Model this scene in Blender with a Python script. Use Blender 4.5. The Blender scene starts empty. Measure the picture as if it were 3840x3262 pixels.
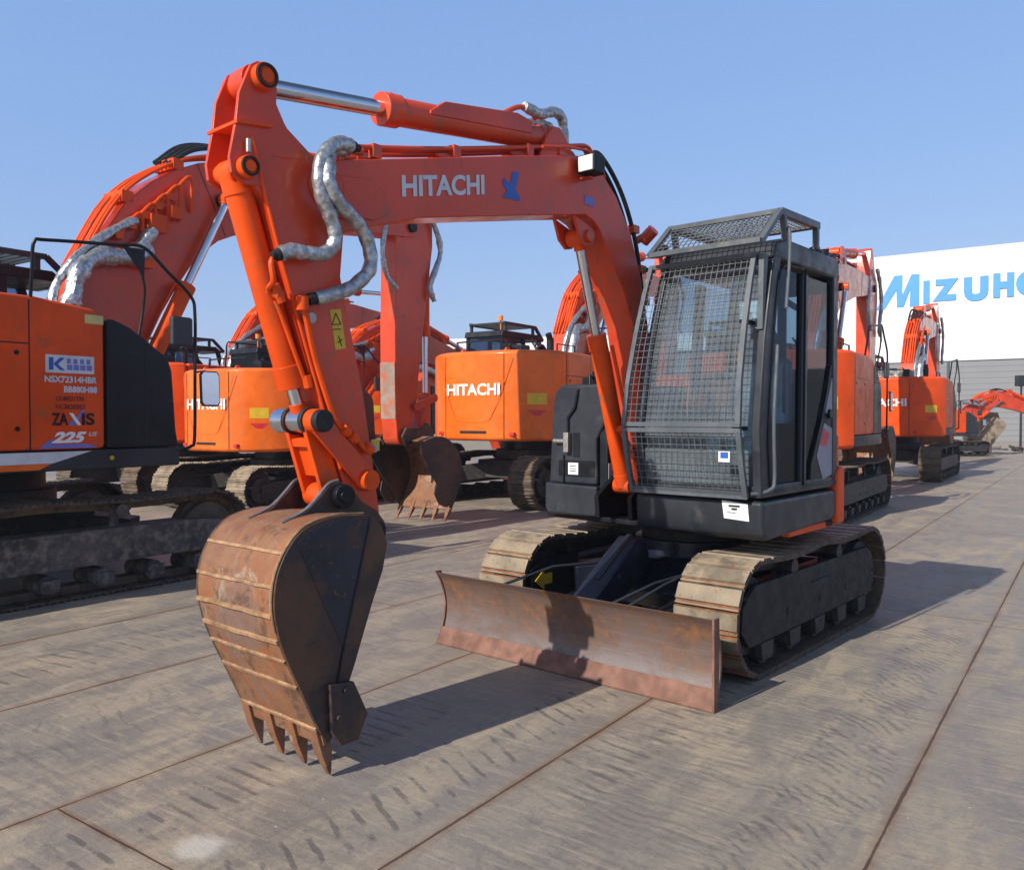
import bpy, bmesh, math, random
from mathutils import Vector, Matrix, noise as mnoise
random.seed(7)
VEIL_HAZE = .0013
PI = math.pi
scn = bpy.context.scene
COL = scn.collection

# ------------------------------------------------------------------ materials
def newmat(name):
    m = bpy.data.materials.new(name); m.use_nodes = True
    nt = m.node_tree
    for n in list(nt.nodes): nt.nodes.remove(n)
    out = nt.nodes.new('ShaderNodeOutputMaterial')
    p = nt.nodes.new('ShaderNodeBsdfPrincipled')
    nt.links.new(p.outputs[0], out.inputs[0])
    return m, nt, p

def N(nt, kind, **kw):
    n = nt.nodes.new(kind)
    for k, v in kw.items():
        if k.startswith('i_'):
            key = k[2:]
            n.inputs[int(key) if key.isdigit() else key.replace('_', ' ')].default_value = v
        else: setattr(n, k, v)
    return n

def mixc(nt, fac, a, b, mode='MIX'):
    n = nt.nodes.new('ShaderNodeMix'); n.data_type = 'RGBA'; n.blend_type = mode
    for sock, v in ((n.inputs[0], fac), (n.inputs[6], a), (n.inputs[7], b)):
        if hasattr(v, 'links') or isinstance(v, bpy.types.NodeSocket): nt.links.new(v, sock)
        elif isinstance(v, (tuple, list)): sock.default_value = (*v, 1) if len(v) == 3 else v
        else: sock.default_value = v
    return n.outputs[2]

def math_(nt, op, a, b=0.0, c=0.0, clamp=False):
    n = nt.nodes.new('ShaderNodeMath'); n.operation = op; n.use_clamp = clamp
    for i, v in enumerate((a, b, c)):
        if isinstance(v, bpy.types.NodeSocket): nt.links.new(v, n.inputs[i])
        else: n.inputs[i].default_value = v
    return n.outputs[0]

def ramp(nt, fac, lo, hi, v0=0.0, v1=1.0):
    n = nt.nodes.new('ShaderNodeMapRange'); n.clamp = True; n.interpolation_type = 'SMOOTHSTEP'
    nt.links.new(fac, n.inputs[0])
    for i, v in enumerate((lo, hi, v0, v1)): n.inputs[i + 1].default_value = v
    return n.outputs[0]

def noise(nt, vec, scale, detail=4, rough=.55, dist=0):
    n = N(nt, 'ShaderNodeTexNoise', i_Scale=scale, i_Detail=detail, i_Roughness=rough, i_Distortion=dist)
    if vec is not None: nt.links.new(vec, n.inputs['Vector'])
    return n.outputs['Fac']

def coords(nt, kind='Object', scale=None, rot=None):
    tc = nt.nodes.new('ShaderNodeTexCoord')
    v = tc.outputs[kind]
    if scale or rot:
        mp = nt.nodes.new('ShaderNodeMapping')
        if scale: mp.inputs['Scale'].default_value = scale
        if rot: mp.inputs['Rotation'].default_value = rot
        nt.links.new(v, mp.inputs['Vector']); v = mp.outputs[0]
    return v

def bump(nt, p, h, strength=.3, dist=.01):
    b = N(nt, 'ShaderNodeBump', i_Strength=strength, i_Distance=dist)
    nt.links.new(h, b.inputs['Height']); nt.links.new(b.outputs[0], p.inputs['Normal'])

def surf(name, col, rough=.5, var=.15, vscale=3.0, spec=.5, metal=0.0, dirt=None, dirt_amt=.0, dirt_scale=4.0,
         chips=None, chip_lo=.68, coat=0.0, bmp=0.0, bscale=30.0, bdist=.004):
    """worn surface: hue/brightness drift, patches of dirt and scratched chips"""
    m, nt, p = newmat(name)
    v = coords(nt)
    n1 = noise(nt, v, vscale, 5, .6)
    dark = tuple(c * (1 - var) for c in col); lite = tuple(min(1, c * (1 + var) + .02 * var) for c in col)
    c = mixc(nt, ramp(nt, n1, .3, .7), dark, lite)
    rsock = ramp(nt, noise(nt, v, vscale * 4, 4), .3, .7, max(.02, rough - .1), min(1, rough + .12))
    if dirt is not None:
        n2 = noise(nt, v, dirt_scale, 6, .65)
        f = ramp(nt, n2, .62 - dirt_amt * .35, .78 - dirt_amt * .2)
        f = math_(nt, 'MULTIPLY', f, min(1, .45 + dirt_amt))
        c = mixc(nt, f, c, dirt)
        rsock = math_(nt, 'ADD', rsock, math_(nt, 'MULTIPLY', f, .3), clamp=True)
    if chips is not None:
        n3 = noise(nt, v, 22.0, 6, .7)
        f3 = ramp(nt, n3, chip_lo, chip_lo + .05)
        c = mixc(nt, f3, c, chips)
    nt.links.new(c, p.inputs['Base Color'])
    nt.links.new(rsock, p.inputs['Roughness'])
    p.inputs['Metallic'].default_value = metal
    p.inputs['Specular IOR Level'].default_value = spec
    if coat: p.inputs['Coat Weight'].default_value = coat; p.inputs['Coat Roughness'].default_value = .18
    if coat:
        vz = coords(nt, scale=(7.0, 7.0, .7)); stz = ramp(nt, noise(nt, vz, 1.6, 6, .65), .56, .74)
        c2 = mixc(nt, math_(nt, 'MULTIPLY', stz, .22), c, tuple(x * .55 + .02 for x in col)); nt.links.new(c2, p.inputs['Base Color'])
        bump(nt, p, math_(nt, 'ADD', noise(nt, v, 7.0, 3, .5), math_(nt, 'MULTIPLY', noise(nt, v, 140.0, 3, .5), .08)), .10, .012)
    if bmp: bump(nt, p, noise(nt, v, bscale, 5, .6), bmp, bdist)
    return m

M = {}
M['orange'] = surf('orange_paint', (.74, .078, .007), .38, .16, 1.3, .16, dirt=(.26, .10, .05), dirt_amt=.22, dirt_scale=4.5, chips=(.16, .06, .035), chip_lo=.665, coat=.05)
M['orange_red'] = surf('sun_faded_orange_paint', (.62, .056, .013), .36, .16, 1.6, .3, dirt=(.28, .11, .065), dirt_amt=.24, dirt_scale=5.5, chips=(.14, .05, .03), chip_lo=.665, coat=.35)
M['orange_fresh'] = surf('bright_orange_paint', (.78, .140, .011), .36, .14, 1.5, .3, dirt=(.42, .16, .06), dirt_amt=.22, dirt_scale=4, chips=(.25, .08, .04), chip_lo=.68, coat=.12)
M['charcoal'] = surf('charcoal_paint', (.024, .028, .036), .42, .18, 2.0, .32, dirt=(.10, .09, .08), dirt_amt=.10, dirt_scale=6, chips=(.12, .12, .12), chip_lo=.74, coat=.1)
M['grey'] = surf('grey_guard_paint', (.085, .098, .112), .42, .15, 3.0, .5, dirt=(.22, .20, .17), dirt_amt=.2, dirt_scale=9)
M['wire'] = surf('dusty_guard_wire', (.092, .106, .118), .5, .3, 9.0, .5, dirt=(.22, .20, .17), dirt_amt=.2, dirt_scale=14)
M['black'] = surf('black_paint', (.007, .008, .012), .40, .2, 2.0, .25, dirt=(.06, .05, .045), dirt_amt=.08, dirt_scale=6)
M['rubber'] = surf('black_rubber', (.012, .012, .013), .6, .2, 6.0, .4, dirt=(.08, .07, .06), dirt_amt=.15, dirt_scale=10)
M['blueblack'] = surf('navy_black_paint', (.010, .014, .030), .35, .2, 2.0, .5, coat=.15, dirt=(.10, .09, .09), dirt_amt=.08)
M['chrome'] = surf('polished_rod', (.62, .64, .68), .16, .03, 4, .5, metal=1.0)
M['steel'] = surf('bare_worn_steel', (.36, .34, .31), .38, .2, 8, .5, metal=.75, dirt=(.22, .13, .07), dirt_amt=.2, dirt_scale=9)
M['steelgrey'] = surf('scuffed_grey_paint', (.30, .22, .18), .6, .2, 6, .4, dirt=(.50, .12, .05), dirt_amt=.5, dirt_scale=8)
M['wrap'] = surf('bluish_plastic_wrap', (.20, .27, .31), .35, .3, 6, .5, dirt=(.35, .42, .46), dirt_amt=.3, dirt_scale=6)
M['lilac'] = surf('pale_lilac_decal', (.26, .26, .33), .5, .1, 6)
M['white'] = surf('white_decal', (.78, .78, .78), .45, .04, 8)
M['whitedull'] = surf('faded_white_decal', (.58, .60, .64), .5, .08, 8)
M['blue'] = surf('blue_decal', (.02, .10, .42), .4, .1, 8)
M['violet'] = surf('violet_blue_decal', (.16, .17, .50), .45, .1, 8)
M['yellow'] = surf('yellow_decal', (.62, .40, .02), .45, .12, 8, dirt=(.35, .22, .05), dirt_amt=.15, dirt_scale=15)
M['paleyellow'] = surf('faded_yellow_decal', (.55, .48, .16), .5, .12, 8)
M['red'] = surf('red_reflector', (.55, .02, .03), .35, .1, 8)
M['darkred'] = surf('dark_red_lettering', (.16, .015, .01), .5, .1, 8)
M['amber'] = surf('amber_lens', (.75, .22, .02), .25, .1, 8)
M['seat'] = surf('grey_seat_fabric', (.10, .11, .12), .9, .15, 8)
M['track'] = surf('dusty_track_steel', (.235, .190, .135), .6, .26, 5, .4, metal=.25, dirt=(.36, .28, .19), dirt_amt=.5, dirt_scale=5, chips=(.22, .09, .04), chip_lo=.60, bmp=.5, bscale=40)
M['rustgap'] = surf('rusty_shoe_gap', (.22, .085, .035), .75, .35, 12, .3, dirt=(.10, .05, .03), dirt_amt=.4, dirt_scale=14)
M['rim'] = surf('dark_shoe_edge', (.070, .052, .038), .7, .3, 9, .3, dirt=(.15, .10, .06), dirt_amt=.3, dirt_scale=14)
M['framepaint'] = surf('dull_black_frame', (.016, .016, .019), .6, .2, 3, .25, dirt=(.06, .05, .045), dirt_amt=.3, dirt_scale=7)
M['track_old'] = surf('muddy_track_steel', (.105, .085, .065), .75, .3, 5, .3, metal=.2, dirt=(.21, .13, .07), dirt_amt=.5, dirt_scale=9, bmp=.6, bscale=30)
M['trackdark'] = surf('black_track_parts', (.022, .021, .022), .6, .3, 6, .4, dirt=(.12, .08, .05), dirt_amt=.3, dirt_scale=9)
M['muddy'] = surf('grey_mud_caked_frame', (.070, .064, .062), .8, .35, 4, .3, dirt=(.20, .17, .145), dirt_amt=.55, dirt_scale=9, bmp=.7, bscale=18, bdist=.01)
M['lamp'] = surf('lamp_lens', (.75, .78, .76), .15, .1, 20, .8)
M['plastic'] = surf('dark_plastic', (.03, .034, .042), .5, .15, 5)
M['mirror'] = surf('mirror_glass', (.80, .84, .88), .03, .02, 4, .5, metal=1.0)

def mat_rust():
    m, nt, p = newmat('rusty_bucket_steel')
    v = coords(nt, scale=(1, 1, 1))
    a = ramp(nt, noise(nt, v, 2.2, 7, .65), .3, .7)
    b = ramp(nt, noise(nt, v, 9, 8, .7), .35, .7)
    vs = coords(nt, scale=(3.0, 26.0, 3.0))
    st = ramp(nt, noise(nt, vs, 1.4, 6, .6), .35, .72)
    c = mixc(nt, a, (.33, .105, .028), (.17, .070, .036))
    c = mixc(nt, math_(nt, 'MULTIPLY', b, .6), c, (.30, .17, .085))
    c = mixc(nt, math_(nt, 'MULTIPLY', st, .4), c, (.13, .10, .085))
    gr = ramp(nt, noise(nt, v, 1.5, 8, .7, .4), .50, .60)
    c = mixc(nt, math_(nt, 'MULTIPLY', gr, .65), c, (.19, .135, .115))
    dk = ramp(nt, noise(nt, v, 5.5, 9, .78, .3), .53, .60)
    c = mixc(nt, math_(nt, 'MULTIPLY', dk, .65), c, (.070, .038, .026))
    lt = ramp(nt, noise(nt, coords(nt, scale=(2, 30, 2)), 2.5, 8, .75), .58, .66)
    c = mixc(nt, math_(nt, 'MULTIPLY', lt, .5), c, (.42, .27, .15))
    g = ramp(nt, noise(nt, v, 3.6, 8, .7, .6), .56, .66)
    c = mixc(nt, math_(nt, 'MULTIPLY', g, .6), c, (.40, .33, .25))
    nt.links.new(c, p.inputs['Base Color'])
    p.inputs['Roughness'].default_value = .68; p.inputs['Metallic'].default_value = .15
    bump(nt, p, noise(nt, v, 35, 8, .7), .5, .006)
    return m
M['rust'] = mat_rust()

def mat_bucket_side():
    m, nt, p = newmat('black_paint_worn_to_rust')
    v = coords(nt)
    a = ramp(nt, noise(nt, v, 2.0, 8, .68), .42, .60)
    b = ramp(nt, noise(nt, v, 14, 8, .75), .40, .62)
    c = mixc(nt, a, (.012, .013, .018), (.085, .040, .020))
    c = mixc(nt, math_(nt, 'MULTIPLY', b, .45), c, (.13, .060, .030))
    nt.links.new(c, p.inputs['Base Color'])
    nt.links.new(ramp(nt, b, 0, 1, .42, .75), p.inputs['Roughness'])
    bump(nt, p, noise(nt, v, 45, 8, .7), .4, .004)
    return m
M['bucketside'] = mat_bucket_side()
M['bucketblue'] = surf('scraped_navy_paint', (.014, .017, .030), .5, .3, 5, .45, dirt=(.085, .045, .025), dirt_amt=.35, dirt_scale=6, chips=(.11, .055, .03), chip_lo=.60, bmp=.3, bscale=50)

def mat_blade():
    m, nt, p = newmat('scoured_blade_steel')
    v = coords(nt)
    a = ramp(nt, noise(nt, coords(nt, scale=(1, 1.2, 2.2)), 2.4, 8, .65, .4), .36, .62)
    b = ramp(nt, noise(nt, v, 12, 8, .72), .42, .66)
    c = mixc(nt, a, (.185, .155, .150), (.150, .105, .088))
    sep = N(nt, 'ShaderNodeSeparateXYZ'); nt.links.new(v, sep.inputs[0])
    up = ramp(nt, math_(nt, 'ADD', sep.outputs[2], math_(nt, 'MULTIPLY', noise(nt, v, 5, 6, .7), .45)), .34, .60)
    c = mixc(nt, math_(nt, 'MULTIPLY', up, math_(nt, 'ADD', .45, math_(nt, 'MULTIPLY', b, .2))), c, (.125, .062, .040))
    c = mixc(nt, math_(nt, 'MULTIPLY', math_(nt, 'MULTIPLY', up, b), math_(nt, 'ADD', .25, math_(nt, 'MULTIPLY', a, .6))), c, (.30, .135, .055))
    sc = ramp(nt, noise(nt, coords(nt, scale=(2, 1.5, 30)), 2, 5, .6), .5, .75)
    c = mixc(nt, math_(nt, 'MULTIPLY', sc, .25), c, (.27, .235, .22))
    nt.links.new(c, p.inputs['Base Color'])
    nt.links.new(ramp(nt, up, 0, 1, .45, .7), p.inputs['Roughness'])
    p.inputs['Metallic'].default_value = .3
    bump(nt, p, noise(nt, v, 40, 7, .7), .35, .004)
    return m
M['blade'] = mat_blade()
M['edge'] = surf('red_rust_cutting_edge', (.20, .098, .070), .65, .3, 9, .3, metal=.1, dirt=(.16, .10, .08), dirt_amt=.35, dirt_scale=14, bmp=.5, bscale=50)

def mat_foil():
    m, nt, p = newmat('crumpled_silver_wrap')
    v = coords(nt)
    vo = N(nt, 'ShaderNodeTexVoronoi', i_Scale=34.0); nt.links.new(v, vo.inputs['Vector'])
    c = mixc(nt, ramp(nt, noise(nt, v, 26, 6, .7), .35, .7), (.26, .27, .28), (.62, .64, .66))
    nt.links.new(c, p.inputs['Base Color'])
    p.inputs['Metallic'].default_value = .7; p.inputs['Roughness'].default_value = .32
    bump(nt, p, math_(nt, 'ADD', vo.outputs['Distance'], noise(nt, v, 60, 5, .7)), .6, .006)
    return m
M['foil'] = mat_foil()
M['weld'] = surf('worn_weld_ridge', (.36, .215, .115), .55, .35, 12, .4, metal=.2, dirt=(.16, .07, .035), dirt_amt=.3, dirt_scale=16, bmp=.5, bscale=60)

def mat_glass(name, tint=(.80, .88, .90), refl=.035, sch=.45, dust=0.0):
    m, nt, p = newmat(name)
    nt.nodes.remove(p)
    out = [n for n in nt.nodes if n.type == 'OUTPUT_MATERIAL'][0]
    tr = N(nt, 'ShaderNodeBsdfTransparent'); tr.inputs[0].default_value = (*tint, 1)
    gl = N(nt, 'ShaderNodeBsdfGlossy', i_Roughness=.03); gl.inputs[0].default_value = (.9, .95, 1, 1)
    ge = N(nt, 'ShaderNodeNewGeometry'); vm = N(nt, 'ShaderNodeVectorMath', operation='DOT_PRODUCT')
    nt.links.new(ge.outputs['Incoming'], vm.inputs[0]); nt.links.new(ge.outputs['Normal'], vm.inputs[1])
    mx = N(nt, 'ShaderNodeMixShader')
    c1 = math_(nt, 'SUBTRACT', 1.0, math_(nt, 'ABSOLUTE', vm.outputs['Value']))
    f = math_(nt, 'ADD', math_(nt, 'MULTIPLY', math_(nt, 'POWER', c1, 5.0), sch), refl, clamp=True)
    nt.links.new(f, mx.inputs[0]); nt.links.new(tr.outputs[0], mx.inputs[1]); nt.links.new(gl.outputs[0], mx.inputs[2])
    if dust:
        df = N(nt, 'ShaderNodeBsdfDiffuse'); df.inputs[0].default_value = (.42, .47, .50, 1); m2 = N(nt, 'ShaderNodeMixShader')  # dust film; its blue-grey also stands in for reflected sky
        v = coords(nt); nt.links.new(math_(nt, 'MULTIPLY', ramp(nt, noise(nt, v, 3.0, 5, .6), .25, .75, .5, 1.0), dust), m2.inputs[0])
        nt.links.new(mx.outputs[0], m2.inputs[1]); nt.links.new(df.outputs[0], m2.inputs[2]); mx = m2
    nt.links.new(mx.outputs[0], out.inputs[0])
    return m
M['glass'] = mat_glass('window_glass')
M['dusty_sky'] = mat_glass('dusty_sky_sheen_glass', (.60, .70, .76), .05, .5, .22)
M['tint'] = mat_glass('tinted_window_glass', (.40, .48, .58), .025, .35)

# ground frame: plates 1.52 m wide laid along the direction (.575,.818)
GU = Vector((.818, -.575, 0)); GV = Vector((.575, .818, 0)); GANG = math.atan2(-.575, .818)
def mat_ground():
    m, nt, p = newmat('dusty_steel_road_plates')
    tc = nt.nodes.new('ShaderNodeTexCoord')
    mp = N(nt, 'ShaderNodeMapping'); mp.inputs['Rotation'].default_value = (0, 0, -GANG)
    nt.links.new(tc.outputs['Object'], mp.inputs['Vector'])
    v = mp.outputs[0]
    sep = N(nt, 'ShaderNodeSeparateXYZ'); nt.links.new(v, sep.inputs[0])
    u, w = sep.outputs[0], sep.outputs[1]
    # wobble of the joint edges
    wob = math_(nt, 'MULTIPLY', math_(nt, 'SUBTRACT', noise(nt, v, 5, 4, .6), .5), .008)
    pu = math_(nt, 'DIVIDE', math_(nt, 'ADD', math_(nt, 'ADD', u, .71), wob), 1.513)
    row = math_(nt, 'FLOOR', pu)
    fu = math_(nt, 'SUBTRACT', pu, row)
    du = math_(nt, 'MULTIPLY', math_(nt, 'MINIMUM', fu, math_(nt, 'SUBTRACT', 1.0, fu)), 1.513)
    off = math_(nt, 'MULTIPLY', math_(nt, 'FRACT', math_(nt, 'MULTIPLY', math_(nt, 'SINE', math_(nt, 'MULTIPLY', math_(nt, 'ADD', row, 5.0), 12.9898)), 43758.5)), 6.096)
    # the row that shows an end joint near the camera is placed where the photograph has it
    isrow = math_(nt, 'COMPARE', row, -2.0, .1)
    off = math_(nt, 'ADD', math_(nt, 'MULTIPLY', off, math_(nt, 'SUBTRACT', 1.0, isrow)), math_(nt, 'MULTIPLY', isrow, 1.83))
    pv = math_(nt, 'DIVIDE', math_(nt, 'ADD', math_(nt, 'SUBTRACT', w, off), wob), 6.096)
    fv = math_(nt, 'SUBTRACT', pv, math_(nt, 'FLOOR', pv))
    dv = math_(nt, 'MULTIPLY', math_(nt, 'MINIMUM', fv, math_(nt, 'SUBTRACT', 1.0, fv)), 6.096)
    d = math_(nt, 'MINIMUM', du, math_(nt, 'MULTIPLY', dv, 1.4))
    gap = ramp(nt, math_(nt, 'ADD', d, math_(nt, 'MULTIPLY', math_(nt, 'SUBTRACT', noise(nt, v, 1.1, 5, .7), .5), .022)), .004, .009, 1, 0)
    rustband = ramp(nt, d, .008, .045, 1, 0)
    lip = ramp(nt, d, .02, .10, 1, 0)
    # per plate tone
    wn = N(nt, 'ShaderNodeTexWhiteNoise', noise_dimensions='2D')
    cv = N(nt, 'ShaderNodeCombineXYZ'); nt.links.new(row, cv.inputs[0]); nt.links.new(math_(nt, 'FLOOR', pv), cv.inputs[1])
    nt.links.new(cv.outputs[0], wn.inputs['Vector'])
    big = ramp(nt, noise(nt, v, .55, 6, .6, .3), .34, .66)
    mps = N(nt, 'ShaderNodeMapping'); mps.inputs['Scale'].default_value = (2.2, .8, 1); nt.links.new(v, mps.inputs['Vector'])
    mid = ramp(nt, noise(nt, mps.outputs[0], 1.7, 9, .70, .5), .40, .60)
    fine = ramp(nt, noise(nt, v, 13, 9, .72), .3, .7)
    vfine = ramp(nt, noise(nt, v, 90, 6, .7), .3, .7)
    c = mixc(nt, big, (.305, .262, .214), (.520, .410, .275))
    c = mixc(nt, math_(nt, 'MULTIPLY', mid, .78), c, (.215, .195, .185))
    c = mixc(nt, math_(nt, 'MULTIPLY', fine, .34), c, (.43, .35, .26))
    grit = ramp(nt, noise(nt, v, 38, 8, .8), .42, .62)
    c = mixc(nt, math_(nt, 'MULTIPLY', grit, .30), c, (.17, .155, .145))
    scu = ramp(nt, noise(nt, v, 3.1, 9, .74, 1.2), .54, .60)
    c = mixc(nt, math_(nt, 'MULTIPLY', scu, .40), c, (.16, .148, .142))
    c = mixc(nt, math_(nt, 'MULTIPLY', wn.outputs['Value'], .22), c, (.22, .20, .185))
    c = mixc(nt, math_(nt, 'MULTIPLY', vfine, .20), c, (.12, .11, .10))
    # thin smears drawn across the plates by turning tracks
    mp2 = N(nt, 'ShaderNodeMapping'); mp2.inputs['Scale'].default_value = (2.6, 22, 1); mp2.inputs['Rotation'].default_value = (0, 0, math.radians(7)); nt.links.new(v, mp2.inputs['Vector'])
    smear = ramp(nt, noise(nt, mp2.outputs[0], 1.0, 6, .62, .25), .42, .62)
    smask = ramp(nt, noise(nt, v, .75, 4, .55), .40, .60)
    c = mixc(nt, math_(nt, 'MULTIPLY', math_(nt, 'MULTIPLY', smear, smask), .42), c, (.165, .150, .140))
    mp3 = N(nt, 'ShaderNodeMapping'); mp3.inputs['Scale'].default_value = (3.2, 30, 1); mp3.inputs['Rotation'].default_value = (0, 0, math.radians(-14)); nt.links.new(v, mp3.inputs['Vector'])
    smear2 = ramp(nt, noise(nt, mp3.outputs[0], 1.0, 5, .6, .3), .52, .68)
    c = mixc(nt, math_(nt, 'MULTIPLY', smear2, .40), c, (.46, .38, .28))
    ru = ramp(nt, noise(nt, v, 2.8, 7, .7, .8), .60, .74)
    c = mixc(nt, math_(nt, 'MULTIPLY', ru, .35), c, (.25, .14, .085))
    # pale spilled dust patches
    wp = ramp(nt, noise(nt, v, 1.15, 7, .62, .2), .69, .76)
    c = mixc(nt, math_(nt, 'MULTIPLY', wp, .45), c, (.48, .44, .38))
    spk = ramp(nt, noise(nt, v, 24, 3, .5), .735, .76)
    c = mixc(nt, math_(nt, 'MULTIPLY', spk, .7), c, (.58, .56, .52))
    # grouser scrape marks: bands across u repeating along w, in separate wheel-path strips
    def strip(cu, half, pitch, duty, w0, w1, skew, seed, irr, rag=.28):
        wq = math_(nt, 'ADD', w, math_(nt, 'MULTIPLY', u, skew))
        nz = noise(nt, v, 1.3 + seed * .1, 4, .6)
        wq = math_(nt, 'ADD', wq, math_(nt, 'MULTIPLY', nz, irr))
        uc = math_(nt, 'ADD', u, math_(nt, 'MULTIPLY', math_(nt, 'SUBTRACT', noise(nt, v, .8, 3, .5), .5), .25))
        fr = math_(nt, 'FRACT', math_(nt, 'DIVIDE', wq, pitch))
        tri = math_(nt, 'ABSOLUTE', math_(nt, 'SUBTRACT', fr, .5))
        line = ramp(nt, math_(nt, 'ADD', tri, math_(nt, 'MULTIPLY', math_(nt, 'SUBTRACT', noise(nt, v, 17, 4, .7), .5), rag)), duty * .15, duty * .80, 1, 0)
        band = ramp(nt, math_(nt, 'ABSOLUTE', math_(nt, 'SUBTRACT', uc, cu)), half * .75, half * 1.05, 1, 0)
        e = math_(nt, 'MULTIPLY', ramp(nt, w, w0, w0 + .4), ramp(nt, w, w1 - .6, w1, 1, 0))
        brk = ramp(nt, noise(nt, v, 4.5, 6, .7), .40, .60)
        return math_(nt, 'MULTIPLY', math_(nt, 'MULTIPLY', math_(nt, 'MULTIPLY', line, band), e), brk)
    s1 = strip(-3.27, .20, .100, .24, 1.3, 4.1, .03, 1, .03, .10)
    s2 = strip(-2.55, .17, .125, .22, .8, 5.0, .55, 2, .15, .14)
    s3 = strip(-1.55, .50, .062, .40, 1.5, 9.0, .12, 3, .22)
    s4 = strip(-1.02, .22, .085, .38, 1.0, 8.0, .90, 4, .35)
    s5 = strip(.1, .45, .075, .36, 2.0, 12.0, -.2, 5, .3)
    s7 = strip(-6.0, .28, .14, .2, 2.0, 9.0, -.1, 7, .12, .12)
    s8 = strip(-2.0, .22, .12, .22, 3.0, 9.0, .25, 8, .10, .12)
    s6 = strip(-4.6, .35, .11, .25, .5, 3.5, .2, 6, .4)
    mk = math_(nt, 'ADD', math_(nt, 'MULTIPLY', math_(nt, 'ADD', s1, s2), 1.5), math_(nt, 'ADD', math_(nt, 'ADD', math_(nt, 'MULTIPLY', s3, .50), math_(nt, 'MULTIPLY', s4, .80)), math_(nt, 'ADD', math_(nt, 'MULTIPLY', s5, .35), math_(nt, 'ADD', math_(nt, 'MULTIPLY', s6, .5), math_(nt, 'ADD', s7, s8)))), clamp=True)
    c = mixc(nt, math_(nt, 'MULTIPLY', mk, .70), c, (.100, .093, .090))
    # a pale scuff of dust near the viewer
    dx = math_(nt, 'SUBTRACT', u, -2.93); dy = math_(nt, 'MULTIPLY', math_(nt, 'SUBTRACT', w, 2.0), 1.1)
    rr = math_(nt, 'SQRT', math_(nt, 'ADD', math_(nt, 'MULTIPLY', dx, dx), math_(nt, 'MULTIPLY', dy, dy)))
    rr = math_(nt, 'ADD', rr, math_(nt, 'MULTIPLY', math_(nt, 'SUBTRACT', noise(nt, v, 7, 7, .7), .5), .22))
    c = mixc(nt, math_(nt, 'MULTIPLY', ramp(nt, rr, .05, .15, 1, 0), .6), c, (.62, .58, .52))
    c = mixc(nt, math_(nt, 'MULTIPLY', lip, .18), c, (.30, .22, .15))
    c = mixc(nt, math_(nt, 'MULTIPLY', rustband, math_(nt, 'ADD', .10, math_(nt, 'MULTIPLY', mid, .45))), c, (.22, .115, .055))
    c = mixc(nt, math_(nt, 'MULTIPLY', gap, .9), c, (.075, .042, .024))
    nt.links.new(c, p.inputs['Base Color'])
    p.inputs['Metallic'].default_value = .08
    nt.links.new(ramp(nt, mid, 0, 1, .72, .52), p.inputs['Roughness'])
    h = math_(nt, 'ADD', math_(nt, 'MULTIPLY', fine, .35), math_(nt, 'MULTIPLY', vfine, .15))
    h = math_(nt, 'ADD', h, math_(nt, 'MULTIPLY', mk, -.35))
    h = math_(nt, 'ADD', h, math_(nt, 'MULTIPLY', gap, -2.0))
    h = math_(nt, 'ADD', h, math_(nt, 'MULTIPLY', wn.outputs['Value'], .3))
    bump(nt, p, h, .40, .010)
    return m

def mat_siding(name, col, period, depth, vertical=False, seam=None, rough=.5):
    m, nt, p = newmat(name)
    v = coords(nt); sep = N(nt, 'ShaderNodeSeparateXYZ'); nt.links.new(v, sep.inputs[0])
    a = sep.outputs[0] if vertical else sep.outputs[2]
    f = math_(nt, 'FRACT', math_(nt, 'DIVIDE', a, period))
    line = ramp(nt, math_(nt, 'ABSOLUTE', math_(nt, 'SUBTRACT', f, .5)), .40, .47)
    c = mixc(nt, ramp(nt, noise(nt, v, .4, 5, .6), .3, .7), tuple(x * .95 for x in col), col)
    c = mixc(nt, math_(nt, 'MULTIPLY', line, depth), c, tuple(x * .45 for x in col))
    if seam:
        f2 = math_(nt, 'FRACT', math_(nt, 'DIVIDE', sep.outputs[0], seam))
        l2 = ramp(nt, math_(nt, 'ABSOLUTE', math_(nt, 'SUBTRACT', f2, .5)), .492, .498)
        c = mixc(nt, math_(nt, 'MULTIPLY', l2, .5), c, tuple(x * .6 for x in col))
    nt.links.new(c, p.inputs['Base Color']); p.inputs['Roughness'].default_value = rough
    return m
M['wallwhite'] = mat_siding('white_metal_cladding', (.80, .81, .82), 1.0, .06, seam=6.0)
M['wallgrey'] = mat_siding('grey_ribbed_siding', (.205, .21, .22), .42, .6, seam=7.5)
M['letters'] = surf('sky_blue_letter', (.060, .29, .68), .45, .05, 2)

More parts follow.
